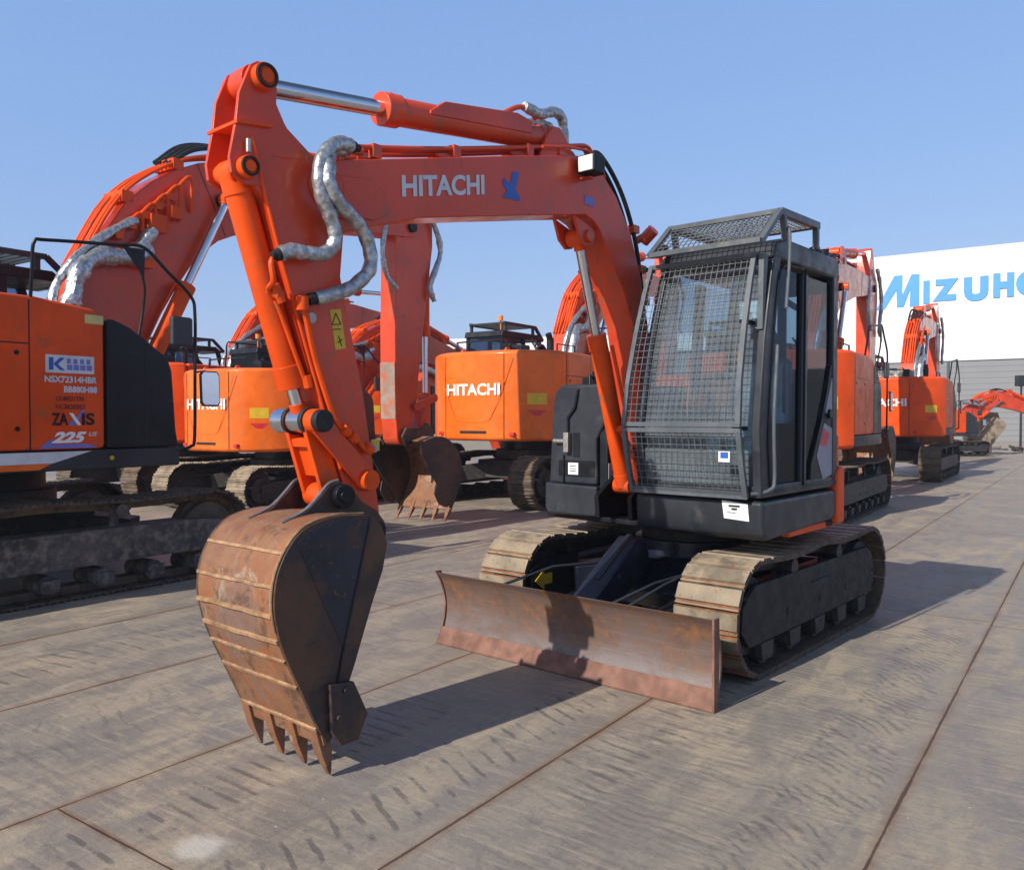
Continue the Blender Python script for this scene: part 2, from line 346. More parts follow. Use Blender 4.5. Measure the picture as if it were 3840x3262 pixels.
# ------------------------------------------------------------------ geometry helper
class MB:
    def __init__(s): s.v = []; s.f = []; s.m = []; s.cur = 0
    def add(s, vs, fs):
        b = len(s.v); s.v += [Vector(p) for p in vs]
        s.f += [tuple(b + i for i in f) for f in fs]; s.m += [s.cur] * len(fs)
        return s
    def box(s, lo, hi):
        (x0, y0, z0), (x1, y1, z1) = lo, hi
        vs = [(x0,y0,z0),(x1,y0,z0),(x1,y1,z0),(x0,y1,z0),(x0,y0,z1),(x1,y0,z1),(x1,y1,z1),(x0,y1,z1)]
        return s.add(vs, [(0,3,2,1),(4,5,6,7),(0,1,5,4),(1,2,6,5),(2,3,7,6),(3,0,4,7)])
    def prism(s, pts, a, b, plane='xz'):
        """outline in a plane swept along the third axis from a to b"""
        n = len(pts)
        area = sum(pts[i][0] * pts[(i + 1) % n][1] - pts[(i + 1) % n][0] * pts[i][1] for i in range(n))
        if area < 0: pts = pts[::-1]
        if plane == 'xz': P = lambda p, t: (p[0], t, p[1]); flip = True
        elif plane == 'xy': P = lambda p, t: (p[0], p[1], t); flip = False
        else: P = lambda p, t: (t, p[0], p[1]); flip = False
        vs = [P(p, a) for p in pts] + [P(p, b) for p in pts]
        if flip:
            fs = [tuple(range(n)), tuple(range(2 * n - 1, n - 1, -1))]
            fs += [(i, i + n, (i + 1) % n + n, (i + 1) % n) for i in range(n)]
        else:
            fs = [tuple(range(n - 1, -1, -1)), tuple(range(n, 2 * n))]
            fs += [(i, (i + 1) % n, (i + 1) % n + n, i + n) for i in range(n)]
        return s.add(vs, fs)
    def tube(s, pts, r, n=10, caps=True, sq=None):
        pts = [Vector(p) for p in pts]; k = len(pts)
        rr = r if isinstance(r, (list, tuple)) else [r] * k
        t0 = (pts[1] - pts[0]).normalized()
        up = Vector((0, 0, 1)) if abs(t0.z) < .9 else Vector((1, 0, 0))
        a = t0.cross(up).normalized(); vs = []
        for i, p in enumerate(pts):
            if i == 0: t = pts[1] - pts[0]
            elif i == k - 1: t = pts[-1] - pts[-2]
            else: t = (pts[i + 1] - p).normalized() + (p - pts[i - 1]).normalized()
            t.normalize()
            a = (a - t * a.dot(t)).normalized(); b = t.cross(a)
            for j in range(n):
                an = 2 * PI * (j + (.5 if n == 4 else 0)) / n
                vs.append(p + (a * math.cos(an) + b * math.sin(an)) * rr[i])
        fs = []
        for i in range(k - 1):
            for j in range(n):
                q = (j + 1) % n
                fs.append((i * n + j, i * n + q, (i + 1) * n + q, (i + 1) * n + j))
        if caps: fs.append(tuple(range(n - 1, -1, -1))); fs.append(tuple(range((k - 1) * n, k * n)))
        return s.add(vs, fs)
    def cyl(s, p0, p1, r, n=20, r1=None): return s.tube([p0, p1], [r, r if r1 is None else r1], n)
    def obox(s, p0, p1, w, h, up=(0, 0, 1)):
        p0, p1 = Vector(p0), Vector(p1); t = (p1 - p0).normalized()
        a = t.cross(Vector(up))
        if a.length < 1e-4: a = t.cross(Vector((1, 0, 0)))
        a.normalize(); b = a.cross(t).normalized()
        vs = [p + a * (sx * w / 2) + b * (sy * h / 2) for p in (p0, p1) for sx, sy in ((-1,-1),(1,-1),(1,1),(-1,1))]
        return s.add(vs, [(0,3,2,1),(4,5,6,7),(0,1,5,4),(1,2,6,5),(2,3,7,6),(3,0,4,7)])
    def ring(s, c, axis, ro, ri, w, n=28):
        c = Vector(c); t = Vector(axis).normalized(); up = Vector((0,0,1)) if abs(t.z) < .9 else Vector((1,0,0))
        a = t.cross(up).normalized(); b = t.cross(a); vs = []
        for (r, q) in ((ro, -w/2), (ro, w/2), (ri, w/2), (ri, -w/2)):
            for j in range(n):
                an = 2 * PI * j / n; vs.append(c + t * q + (a * math.cos(an) + b * math.sin(an)) * r)
        fs = []
        for k in range(4):
            for j in range(n):
                q = (j + 1) % n; k2 = (k + 1) % 4
                fs.append((k*n+j, k*n+q, k2*n+q, k2*n+j))
        return s.add(vs, fs)
    def build(s, name, mat, parent=None, bev=0.0, ang=35, loc=None, fix=True):
        me = bpy.data.meshes.new(name)
        bm = bmesh.new()
        bv = [bm.verts.new(p) for p in s.v]
        for f, mi in zip(s.f, s.m):
            try:
                fc = bm.faces.new([bv[i] for i in f]); fc.material_index = mi; fc.smooth = True
            except ValueError: pass
        if fix: bmesh.ops.recalc_face_normals(bm, faces=bm.faces)
        for e in bm.edges:
            if len(e.link_faces) == 2 and e.calc_face_angle(0) > math.radians(ang): e.smooth = False
        bm.to_mesh(me); bm.free()
        for mm in (mat if isinstance(mat, (list, tuple)) else [mat]): me.materials.append(M[mm] if isinstance(mm, str) else mm)
        o = bpy.data.objects.new(name, me); COL.objects.link(o)
        if parent is not None: o.parent = parent
        if loc is not None: o.location = loc
        if bev:
            b = o.modifiers.new('bevel', 'BEVEL'); b.width = bev; b.segments = 2; b.limit_method = 'ANGLE'; b.angle_limit = math.radians(40); b.harden_normals = True
        return o

def smooth_path(pts, sub=6):
    P = [Vector(p) for p in pts]; P = [2 * P[0] - P[1]] + P + [2 * P[-1] - P[-2]]; out = []
    for i in range(1, len(P) - 2):
        a, b, c, d = P[i-1], P[i], P[i+1], P[i+2]
        for k in range(sub):
            t = k / sub
            out.append(.5 * ((2*b) + (c-a)*t + (2*a-5*b+4*c-d)*t*t + (3*b-a-3*c+d)*t*t*t))
    out.append(P[-2]); return out

def foil_tube(mb, pts, r, n=14, amp=.2, seed=0.0, sub=10):
    pts = smooth_path(pts, sub); b0 = len(mb.v); mb.tube(pts, r, n)
    for i in range(len(pts)):
        for j in range(n):
            k = b0 + i * n + j; v = mb.v[k]; c = pts[i]
            f = 1 + amp * (mnoise.noise(v * 18 + Vector((seed, 0, 0))) + .7 * mnoise.noise(v * 60)) + amp * .5 * math.sin(i * .9 + seed)
            mb.v[k] = c + (v - c) * f

def text_into(mb, txt, org, xdir, up, height, width=None, bold=.0, depth=.002, shear=0.0, spacing=1.0):
    cu = bpy.data.curves.new('t', 'FONT'); cu.body = txt; cu.size = 1.0; cu.offset = bold; cu.shear = shear
    cu.space_character = spacing; cu.extrude = .01; cu.resolution_u = 4
    ob = bpy.data.objects.new('t', cu); COL.objects.link(ob)
    bpy.context.view_layer.update()
    me = bpy.data.meshes.new_from_object(ob)
    xs = [v.co.x for v in me.vertices]; ys = [v.co.y for v in me.vertices]
    x0, x1, y0, y1 = min(xs), max(xs), min(ys), max(ys)
    sy = height / (y1 - y0); sx = (width / (x1 - x0)) if width else sy
    xd = Vector(xdir).normalized(); u = Vector(up).normalized(); nn = xd.cross(u).normalized(); org = Vector(org)
    vs = [org + xd * ((v.co.x - x0) * sx) + u * ((v.co.y - y0) * sy) + nn * (depth * (1 if v.co.z > 0 else 0)) for v in me.vertices]
    mb.add(vs, [tuple(p.vertices) for p in me.polygons])
    bpy.data.objects.remove(ob); bpy.data.curves.remove(cu); bpy.data.meshes.remove(me)

def tag(o, label=None, cat=None, group=None, kind=None):
    if label: o['label'] = label
    if cat: o['category'] = cat
    if group: o['group'] = group
    if kind: o['kind'] = kind
    return o

def empty(name, loc, rz=0.0):
    o = bpy.data.objects.new(name, None); COL.objects.link(o); o.location = loc; o.rotation_euler = (0, 0, rz)
    o.empty_display_size = .2
    return o

def rot2(p, c, a):
    x, z = p[0] - c[0], p[1] - c[1]; ca, sa = math.cos(a), math.sin(a)
    return (c[0] + x * ca - z * sa, c[1] + x * sa + z * ca)

def arcpts(c, r, a0, a1, n):
    return [(c[0] + r * math.cos(math.radians(a0 + (a1 - a0) * i / n)), c[1] + r * math.sin(math.radians(a0 + (a1 - a0) * i / n))) for i in range(n + 1)]

def regroup(root, head, names):
    """hang the named meshes of a thing under one of its parts"""
    hd = [o for o in COL.objects if o.parent == root and o.name.split('.')[0] == head][0]
    kids = [o for o in COL.objects if o.parent is not None and (o.parent == root or o.parent.parent == root) and o.name.split('.')[0] in names]
    for o in kids: o.parent = hd

def each(name, mat, parent, fns, **k):
    for fn in fns:
        m = MB(); fn(m); m.build(name, mat, parent, **k)

# ------------------------------------------------------------------ component builders
def track_path(x0, x1, zt, zb, r, n=14, sag=.03):
    """closed loop of points (x,z) of the shoe line, evenly spaced"""
    rr = (zt - zb) / 2; cz = (zt + zb) / 2; pts = []
    top = [(x0 + rr + (x1 - x0 - 2 * rr) * i / 20, zt - sag * abs(math.sin(i / 20 * 2 * PI))) for i in range(21)]
    pts += top + arcpts((x1 - rr, cz), rr, 90, -90, 16)[1:-1]
    pts += [(x1 - rr - (x1 - x0 - 2 * rr) * i / 20, zb) for i in range(21)] + arcpts((x0 + rr, cz), rr, -90, -270, 16)[1:-1]
    return pts

def make_track(parent, x0, x1, y0, y1, zt, pitch, mats, outer, lug=.028, flat=False, sprocket_front=False, rollers=5, frame_mat='black', label=None, roller_mat=None):
    """track chain with individual shoes + frame + rollers; outer = +1/-1 side facing out"""
    loop = track_path(x0 + lug, x1 - lug, zt - lug, lug, 0)
    L = [Vector((p[0], 0, p[1])) for p in loop]; L.append(L[0])
    ds = [0]
    for i in range(1, len(L)): ds.append(ds[-1] + (L[i] - L[i-1]).length)
    tot = ds[-1]; n = round(tot / pitch); pitch = tot / n
    def at(s):
        s %= tot
        for i in range(1, len(L)):
            if s <= ds[i]:
                t = (s - ds[i-1]) / (ds[i] - ds[i-1] + 1e-9); return L[i-1].lerp(L[i], t)
        return L[-1]
    mb = MB()
    for k in range(n):
        s = k * pitch
        a, b = at(s - pitch * .47), at(s + pitch * .47)
        t = (b - a).normalized(); nrm = Vector((-t.z, 0, t.x))
        if nrm.dot((a + b) / 2 - Vector(((x0 + x1) / 2, 0, zt / 2))) < 0: nrm = -nrm
        # shoe plate profile with overlap lip and triple low grouser
        h = pitch * .47
        prof = [(-h, 0), (-h, .012), (-h * .78, .012), (-h * .70, lug), (-h * .50, lug), (-h * .42, .010), (h * .0, .009), (h * .06, lug * .75), (h * .20, lug * .75), (h * .26, .009), (h * .72, .009), (h * .80, lug * .8), (h, lug * .8), (h, -.006), (h * .5, -.010), (-h * .6, -.010)]
        if flat: prof = [(-h, -.012), (-h, .010), (-h * .93, .026), (h * .56, .026), (h * .62, .012), (h * .80, .009), (h * .84, .018), (h, .016), (h, -.012)]
        mid = (a + b) / 2; base = len(mb.v); m_ = len(prof); vs = []
        for y in (y0, y1):
            for (q, w) in prof: vs.append(mid + t * q + nrm * w + Vector((0, y, 0)))
        mb.cur = 1; mb.add(vs, [tuple(range(m_)), tuple(range(2 * m_ - 1, m_ - 1, -1))]); mb.cur = 0
        nb = 1 if flat else 3
        mb.add(vs, [(i, i + m_, (i + 1) % m_ + m_, (i + 1) % m_) for i in range(m_ - nb) if not (flat and i in (0, 1, 4, 5))])
        if flat: mb.cur = 2; mb.add(vs, [(i, i + m_, (i + 1) % m_ + m_, (i + 1) % m_) for i in (0, 1, 4, 5)]); mb.cur = 0
        mb.cur = 1; mb.add(vs, [(i, i + m_, (i + 1) % m_ + m_, (i + 1) % m_) for i in range(m_ - nb, m_)]); mb.cur = 0
    o = mb.build('track_shoes', (mats[0], 'rim', 'rustgap'), parent, ang=30)
    if label: o['label'] = label
    ch = MB(); yc = (y0 + y1) / 2
    for k in range(n):
        a, b = at(k * pitch - pitch * .55), at(k * pitch + pitch * .55)
        t = (b - a).normalized(); nrm = Vector((-t.z, 0, t.x))
        if nrm.dot((a + b) / 2 - Vector(((x0 + x1) / 2, 0, zt / 2))) > 0: nrm = -nrm
        for yy in (yc - .075, yc + .075):
            ch.obox(a + nrm * .05 + Vector((0, yy, 0)), b + nrm * .05 + Vector((0, yy, 0)), .03, .075, nrm)
    ch.build('chain_links', mats[1], o)
    rr = zt / 2; rw = rr - .10
    fr = MB(); w = (y1 - y0) * .30
    fz0, fz1 = zt * .30, zt * .66
    yo = (y1 if outer > 0 else y0) - outer * .03
    ya, yb = sorted((yo, yc - outer * .10))
    fr.prism([(x0 + rr * 1.0, fz0 + .02), (x1 - rr * .9, fz0 + .02), (x1 - rr * .55, fz0 + .10), (x1 - rr * .75, fz1 - .02), (x1 - rr * 1.5, fz1 + .01), (x0 + rr * 1.5, fz1 + .01), (x0 + rr * .9, fz1 - .05)], ya, yb)
    if flat: fr.prism([(x0 + .30, .225), (x1 - .26, .225), (x1 - .14, .34), (x1 - .16, .50), (x1 - .34, .62), (x0 + .42, .62), (x0 + .30, .50)], min(yo + outer * .001, yo - outer * .04), max(yo + outer * .001, yo - outer * .04))
    fr.box(((x0 + x1) / 2 - .18, yo + outer * .002 - .01, fz1 - .03), ((x0 + x1) / 2 + .18, yo + outer * .002 + .01, fz1 - .02))
    for q in (-.55, .0, .6):
        fr.cyl(((x0 + x1) / 2 + q, yo - .004, fz0 + .12), ((x0 + x1) / 2 + q, yo + outer * .008, fz0 + .12), .028, 12)
    f = fr.build('track_frame', frame_mat, parent, bev=.008)
    for (xc, kind) in ((x1 - rr, 0), (x0 + rr, 1)):
        wh = MB()
        wh.cyl((xc, yc - .055, zt / 2), (xc, yc + .055, zt / 2), rw, 32)
        wh.cyl((xc, yc - .12, zt / 2), (xc, yc + .12, zt / 2), rw * .86, 32)
        wh.cyl((xc, yc + outer * .12, zt / 2), (xc, yc + outer * (y1 - y0) * .40, zt / 2), rw * (.66 if kind else .30), 24)
        if kind:
            for a in range(10):
                an = 2 * PI * a / 10; r_ = rw * .52
                wh.cyl((xc + r_ * math.cos(an), yc + outer * (y1 - y0) * .40, zt / 2 + r_ * math.sin(an)), (xc + r_ * math.cos(an), yc + outer * ((y1 - y0) * .40 + .015), zt / 2 + r_ * math.sin(an)), .014, 6)
        wh.build('sprocket' if kind else 'idler_wheel', mats[1], f)
    for k in range(rollers):
        ro = MB()
        xr = x0 + rr * 1.35 + (x1 - x0 - rr * 2.7) * k / (rollers - 1)
        ro.cyl((xr, yc - (y1 - y0) * .36, lug + .13), (xr, yc + (y1 - y0) * .36, lug + .13), .10, 18)
        ro.prism([(xr - .10, lug + .19), (xr - .08, lug + .07), (xr + .08, lug + .07), (xr + .10, lug + .19)], min(yo, yo - outer * .06), max(yo, yo - outer * .06))
        ro.build('track_roller', roller_mat or mats[1], f, bev=.004)
    for xr in (x0 + (x1 - x0) * .36, x0 + (x1 - x0) * .66):
        ro = MB(); ro.cyl((xr, yc - .1, zt - .145), (xr, yc + outer * (y1 - y0) * .42, zt - .145), .06, 16)
        ro.prism([(xr - .05, fz1), (xr + .05, fz1), (xr + .03, zt - .15), (xr - .03, zt - .15)], yc + outer * .05 - .02, yc + outer * .05 + .02)
        ro.build('carrier_roller', roller_mat or mats[1], f)
    return o

def make_bucket(parent, prof, y0, y1, lip, tooth_dir, mats, nteeth=4, ribs=(), opening=None, ears=None, cutter=None, tooth_len=.2, name='bucket'):
    """prof = outer (x,z) polyline of the shell from the hinge side over the back to the lip; opening = extra outline pts closing the side plate"""
    P = [Vector((p[0], 0, p[1])) for p in smooth_path([(p[0], 0, p[1]) for p in prof], 4)] if False else [Vector(p) for p in smooth_path([(p[0], 0, p[1]) for p in prof], 4)]
    cen = Vector((sum(p.x for p in P) / len(P), 0, sum(p.z for p in P) / len(P)))
    th = .018; inner = []
    for i, p in enumerate(P):
        t = (P[min(i + 1, len(P) - 1)] - P[max(i - 1, 0)]).normalized(); n = Vector((-t.z, 0, t.x))
        if n.dot(cen - p) < 0: n = -n
        inner.append(p + n * th)
    sh = MB(); poly = [(p.x, p.z) for p in P] + [(p.x, p.z) for p in inner[::-1]]
    # strip-wise so that the hollow stays a clean mesh
    k = len(P); vs = []
    for y in (y0, y1): vs += [(p.x, y, p.z) for p in P] + [(p.x, y, p.z) for p in inner]
    fs = []
    for i in range(k - 1):
        fs += [(i, i + 1, 2*k + i + 1, 2*k + i), (k + i + 1, k + i, 3*k + i, 3*k + i + 1), (i + 1, i, k + i, k + i + 1), (2*k + i, 2*k + i + 1, 3*k + i + 1, 3*k + i)]
    fs += [(0, 2*k, 3*k, k), (k - 1, 2*k - 1, 4*k - 1, 3*k - 1)]
    sh.add(vs, fs)
    shell = sh.build('shell' if name == 'spare' else 'bucket', mats[0], parent, ang=50)
    if name != 'spare': parent = shell
    if ribs:
        rb = MB()
        for (f, w, hh) in ribs:
            q = f * (k - 1); i = int(q); i = min(i, k - 2); p = P[i].lerp(P[i+1], q - i)
            t = (P[i+1] - P[i]).normalized(); n = Vector((-t.z, 0, t.x))
            if n.dot(cen - p) > 0: n = -n
            segs = 16; vs = []
            for s_ in range(segs + 1):
                y = y0 - .004 + (y1 - y0 + .008) * s_ / segs
                jit = (mnoise.noise(Vector((y * 9, f * 31, 0))) * .004)
                for (a, b) in ((-w/2, -.002), (-w/2.5, hh), (w/2.5, hh), (w/2, -.002)):
                    vs.append(p + t * (a + jit) + n * (b + (jit * .5 if b > 0 else 0)) + Vector((0, y, 0)))
            fs = [(s_*4 + j, s_*4 + j + 1, s_*4 + 4 + j + 1, s_*4 + 4 + j) for s_ in range(segs) for j in range(3)] + [(0,1,2,3), (segs*4+3, segs*4+2, segs*4+1, segs*4)]
            rb.add(vs, fs)
        rb.build('wear_strips', mats[3], shell, ang=20)
    side = [(p.x, p.z) for p in P] + list(opening or [])
    for (ya, yb) in ((y0 - .022, y0 + .001), (y1 - .001, y1 + .022)):
        sp = MB(); sp.prism([( x, z) for x, z in side], ya, yb); sp.build('side_plate', mats[1], parent, bev=.003)
    # teeth
    d = Vector((tooth_dir[0], 0, tooth_dir[1])).normalized(); n2 = Vector((-d.z, 0, d.x)); lp = Vector((lip[0], 0, lip[1]))
    lipm = MB(); lipm.obox(lp - d * .10 + Vector((0, (y0 + y1) / 2, 0)), lp + d * .02 + Vector((0, (y0 + y1) / 2, 0)), y1 - y0 + .03, .032, n2)
    lipm.build('lip', mats[2], parent, bev=.004)
    for i in range(nteeth):
        y = y0 + .03 + (y1 - y0 - .06) * i / (nteeth - 1); tm = MB()
        a, b, c = lp - d * .13, lp + d * (tooth_len * .35), lp + d * tooth_len
        w = .034; vs = []
        for (q, hw, hh) in ((a, w * .8, .018), (lp - d * .05, w, .034), (b, w, .030), (c, w * .45, .006)):
            vs += [q + Vector((0, y, 0)) + Vector((0, sx * hw, 0)) + n2 * (sy * hh) for sx, sy in ((-1,-1),(1,-1),(1,1),(-1,1))]
        fs = [(0,3,2,1), (12,13,14,15)]
        for j in range(3):
            for q in range(4):
                r_ = (q + 1) % 4; fs.append((j*4+q, j*4+r_, j*4+4+r_, j*4+4+q))
        tm.add(vs, fs); tm.build('tooth', mats[2], parent, bev=.004)
    if cutter:
        for (ya, yb) in ((y0 - .05, y0 - .022), (y1 + .022, y1 + .05)):
            cm = MB(); cm.prism(cutter, ya, yb)
            for (bx, bz) in ((cutter[0][0] * .6 + cutter[2][0] * .4, cutter[0][1] * .75 + cutter[2][1] * .25), (cutter[0][0] * .7 + cutter[3][0] * .3, cutter[0][1] * .45 + cutter[3][1] * .55)):
                cm.cyl((bx, min(ya, yb) - .012, bz), (bx, max(ya, yb) + .012, bz), .016, 8)
            cm.build('side_cutter', 'bucketside' if mats[1] == 'bucketside' else mats[0], parent, bev=.004)
    if ears:
        for (ya, yb) in ears[1]:
            em = MB(); em.prism(ears[0], ya, yb)
            em.build('hinge_ear', mats[1], parent, bev=.004)

def cylinder_part(parent, base, rodend, frac, r, rr, y, mat, name='hydraulic_cylinder', eye=.07, pipes=True, shift=0.0):
    """barrel from base, chrome rod to rodend ; (x,z) points at lateral y"""
    b = Vector((base[0], y, base[1])); e = Vector((rodend[0], y, rodend[1])); m = b.lerp(e, frac); d = (e - b).normalized()
    o = MB()
    o.cyl(b, m, r, 24); o.cyl(m - d * .10, m + d * .015, r * 1.16, 24); o.cyl(b, b + d * .10, r * 1.08, 24)
    o.cyl(b - Vector((0, eye, 0)), b + Vector((0, eye, 0)), r * .95, 20)
    if pipes:
        up = Vector((-d.z, 0, d.x)); up = up if up.z > 0 else -up
        o.tube(smooth_path([b + d * .12 + up * r, b + d * .14 + up * (r + .045), b.lerp(m, .5) + up * (r + .045), m - d * .12 + up * (r + .045), m - d * .06 + up * r], 5), .012, 8)
        o.cyl(b.lerp(m, .3) + up * r, b.lerp(m, .3) + up * (r + .06), .014, 8)
    cy = o.build(name, mat, parent, bev=.004)
    rd = MB(); rd.cyl(m, e, rr, 20); rd.build('rod', 'chrome', cy)
    ee = MB(); ee.cyl(e - Vector((0, eye, 0)), e + Vector((0, eye, 0)), rr * 1.75, 20); ee.cyl(e - d * .09, e, rr * 1.25, 16)
    ee.build('rod_eye', mat, cy, bev=.003)
    return cy

# ------------------------------------------------------------------ the compact excavator in front
def label_plate(parent, name, lo, hi, mat):
    mb = MB(); mb.box(lo, hi); return mb.build(name, mat, parent)

def build_compact():
    R = empty('compact_excavator', (1.64, 7.1, 0), math.atan2(-.755, -.655))
    tag(R, 'orange compact excavator with mesh-caged charcoal cab, rusty dozer blade and bucket resting on its teeth', 'excavator')
    # --- undercarriage
    for (ya, yb, o) in ((.63, 1.08, 1), (-1.12, -.67, -1)):
        make_track(R, -1.33, 1.62, ya, yb, .80, .150, ('track', 'trackdark'), o, rollers=5, frame_mat='framepaint', flat=True)
    ch = MB()
    ch.prism([(-.75, .30), (.95, .28), (1.05, .42), (.75, .62), (-.55, .62)], -.50, .46)
    for s in (1, -1):
        ch.obox((.55, s * .30 - .02, .45), (.95, s * .66 - .02, .42), .30, .22); ch.obox((-.45, s * .30 - .02, .45), (-.75, s * .66 - .02, .42), .30, .22)
    ch.cyl((.13, -.02, .60), (.13, -.02, .74), .50, 40)
    ch.build('chassis', 'blueblack', R, bev=.012)
    tt = MB(); tt.cyl((.13, -.02, .74), (.13, -.02, .90), .44, 48); tt.build('turntable', 'trackdark', R)
    lr = MB(); lr.prism([(1.40, .44), (1.24, .44), (1.24, .47), (1.16, .405), (1.24, .34), (1.24, .37), (1.40, .37)], -.664, -.66)
    lr.box((.95, -.668, .33), (1.46, -.664, .62)); 
    ar = MB(); ar.prism([(1.27, .50), (1.37, .50), (1.37, .54), (1.48, .46), (1.37, .38), (1.37, .42), (1.27, .42)], -.655, -.648); ar.build('arrow_mark', 'yellow', R)
    side = MB(); side.prism([(.9, .25), (1.50, .30), (1.52, .55), (1.3, .62), (.9, .62)], -.69, -.66); side.build('frame_end_plate', 'black', R, bev=.006)
    # --- dozer blade
    prof = [(2.035, .545), (1.985, .49), (1.945, .40), (1.925, .30), (1.930, .20), (1.960, .10), (1.985, .065)]
    pr = [(p.x, p.z) for p in smooth_path([(a, 0, b) for a, b in prof], 4)]
    back = [(x - .02, z) for x, z in pr][::-1]
    b = MB(); b.prism(pr + back, -1.165, 1.13); bl = b.build('dozer_blade', 'blade', R, ang=40)
    e = MB(); e.prism([(1.972, .125), (1.990, .10), (2.035, .012), (2.030, .0), (2.005, .0), (1.955, .10)], -1.17, 1.135); e.build('cutting_edge', 'edge', bl, bev=.003)
    for y0, pl_ in ((-1.185, [(2.04, .555), (1.98, .555), (1.92, .42), (1.90, .28), (1.92, .12), (1.97, .0), (2.035, .0), (1.985, .08), (1.945, .20), (1.935, .30), (1.955, .40), (1.995, .49)]), (1.13, [(2.035, .55), (1.97, .55), (1.965, .30), (1.98, .0), (2.032, .0)])):
        s = MB(); s.prism(pl_, y0, y0 + .016); s.build('end_plate', 'edge', bl, bev=.002)
    rb = MB(); rb.box((1.83, -1.1, .43), (1.945, 1.06, .47)); rb.box((1.83, -1.1, .11), (1.925, 1.06, .16))
    for y in (-.95, -.45, .0, .42, .9): rb.box((1.83, y - .012, .12), (1.90, y + .012, .46))
    rb.build('back_stiffener', 'blueblack', bl, bev=.004)
    for s in (-.42, .40):
        a = MB(); a.obox((.75, s, .36), (1.90, s * .95, .20), .13, .17); a.build('blade_arm', 'black', R, bev=.012)
    c = MB(); c.prism([(.98, .66), (1.02, .80), (1.12, .83), (1.70, .47), (1.80, .30), (1.66, .26), (1.10, .52)], -.13, .07)
    c.build('blade_cylinder_cover', 'blueblack', R, bev=.022)
    cc = MB(); cc.obox((1.10, -.03, .835), (1.55, -.03, .565), .055, .02); cc.cyl((1.75, -.10, .33), (1.75, .04, .33), .05, 16); cc.cyl((1.42, .07, .58), (1.42, .095, .58), .015, 8); cc.build('blade_cylinder_bracket', 'charcoal', R, bev=.004)
    h = MB()
    for (p, q, dz) in (((1.9, -.62, .50), (1.1, -.30, .60), .05), ((1.9, .28, .47), (1.0, .50, .62), .03), ((1.9, .40, .46), (1.0, .55, .66), .02)):
        p, q = Vector(p), Vector(q); h.tube([p, p.lerp(q, .5) + Vector((0, 0, dz)), q], .011, 8)
    h.build('blade_hoses', 'charcoal', R)
    # --- upper frame
    u = MB(); cs = [(.13 + 1.14 * math.cos(a), -.02 + 1.10 * math.sin(a)) for a in [math.radians(x) for x in range(98, 263, 11)]]
    u.prism(cs + [(.90, -1.0), (.95, -.30), (1.0, .20), (1.0, .94), (.2, .98)], .885, .93, 'xy')
    u.build('upper_frame', 'black', R, bev=.012)
    u = MB(); u.box((-.15, .985, .875), (.72, 1.045, .925)); u.build('side_sill', 'orange', R, bev=.008)
    # counterweight and hood (round tail)
    cw = MB(); cs = [(.13 + 1.17 * math.cos(a), -.02 + 1.12 * math.sin(a)) for a in [math.radians(x) for x in range(104, 257, 9)]]
    cw.prism(cs, .92, 1.62, 'xy'); cw.build('counterweight', 'orange', R, bev=.05)
    hd = MB(); cs = [(.13 + 1.12 * math.cos(a), -.02 + 1.08 * math.sin(a)) for a in [math.radians(x) for x in range(106, 255, 9)]]
    hd.prism(cs, 1.625, 2.12, 'xy'); hd.build('engine_hood', 'orange', R, bev=.09)
    sp = MB(); sp.prism([(-.22, .90), (-.06, .90), (-.06, 1.30), (-.14, 1.34), (-.22, 1.34)], 1.00, 1.10); sp.build('corner_post', 'orange', R, bev=.02)
    ss = MB(); ss.box((-.9, -1.08, 1.0), (.45, -.45, 1.66)); ss.build('side_door', 'orange', R, bev=.03)
    # boom foot brackets
    bf = MB()
    for y in (-.30, .0): bf.prism([(.15, .95), (1.15, .95), (1.17, 1.12), (.75, 1.38), (.45, 1.42), (.2, 1.2)], y - .02, y + .02)
    bf.build('boom_bracket', 'black', R, bev=.006)
    # tank / tool box at the front right
    tb = MB(); X0, X1 = .42, .99
    tb.prism([(-.905, 1.18), (-.42, 1.18), (-.42, 1.55), (-.31, 1.74), (-.31, 1.955), (-.40, 1.99), (-.78, 1.99), (-.845, 1.93), (-.87, 1.80)], X0, X1, 'yz')
    tk = tb.build('tool_box', 'charcoal', R, bev=.025)
    lo = MB(); lo.prism([(-.93, .98), (-.90, .93), (-.42, .93), (-.405, .98), (-.405, 1.175), (-.93, 1.185)], X0 - .05, X1 + .025, 'yz'); lo.build('box_base', 'charcoal', R, bev=.02)
    sd = MB(); sd.prism([(.45, .95), (.97, .95), (.97, 1.60), (.90, 1.78), (.45, 1.90)], -.41, -.33); sd.build('inner_cover', 'black', R, bev=.01)
    st = MB(); st.tube([(.995, -.60, 1.95), (.998, -.63, 1.80), (1.0, -.70, 1.72), (1.0, -.70, 1.60), (1.0, -.735, 1.45)], .013, 8); st.cyl((1.0, -.745, 1.42), (1.0, -.745, 1.19), .007, 8)
    st.build('cable', 'black', tk)
    la = MB(); la.cyl((1.02, -.83, 1.53), (1.02, -.70, 1.53), .018, 12); la.box((.995, -.72, 1.44), (1.04, -.67, 1.60)); la.build('latch', 'steel', tk, bev=.004)
    rc = MB(); rc.box((.985, -.655, 1.40), (.9935, -.585, 1.60)); rc.box((.985, -.80, 1.245), (.9935, -.44, 1.375)); rc.build('recess_shade', 'black', tk, bev=.003)  # thin black plates put recess shade onto the flush box face
    label_plate(tk, 'white_sticker', (.9925, -.70, 1.26), (.996, -.60, 1.355), 'white')
    stx = MB()
    for z in (1.285, 1.305, 1.325): stx.box((.9955, -.685, z), (.9975, -.62, z + .006))
    stx.build('sticker_print', 'charcoal', tk)
    label_plate(R, 'caution_sticker', (.80, -.329, 1.19), (.96, -.3265, 1.36), 'whitedull')
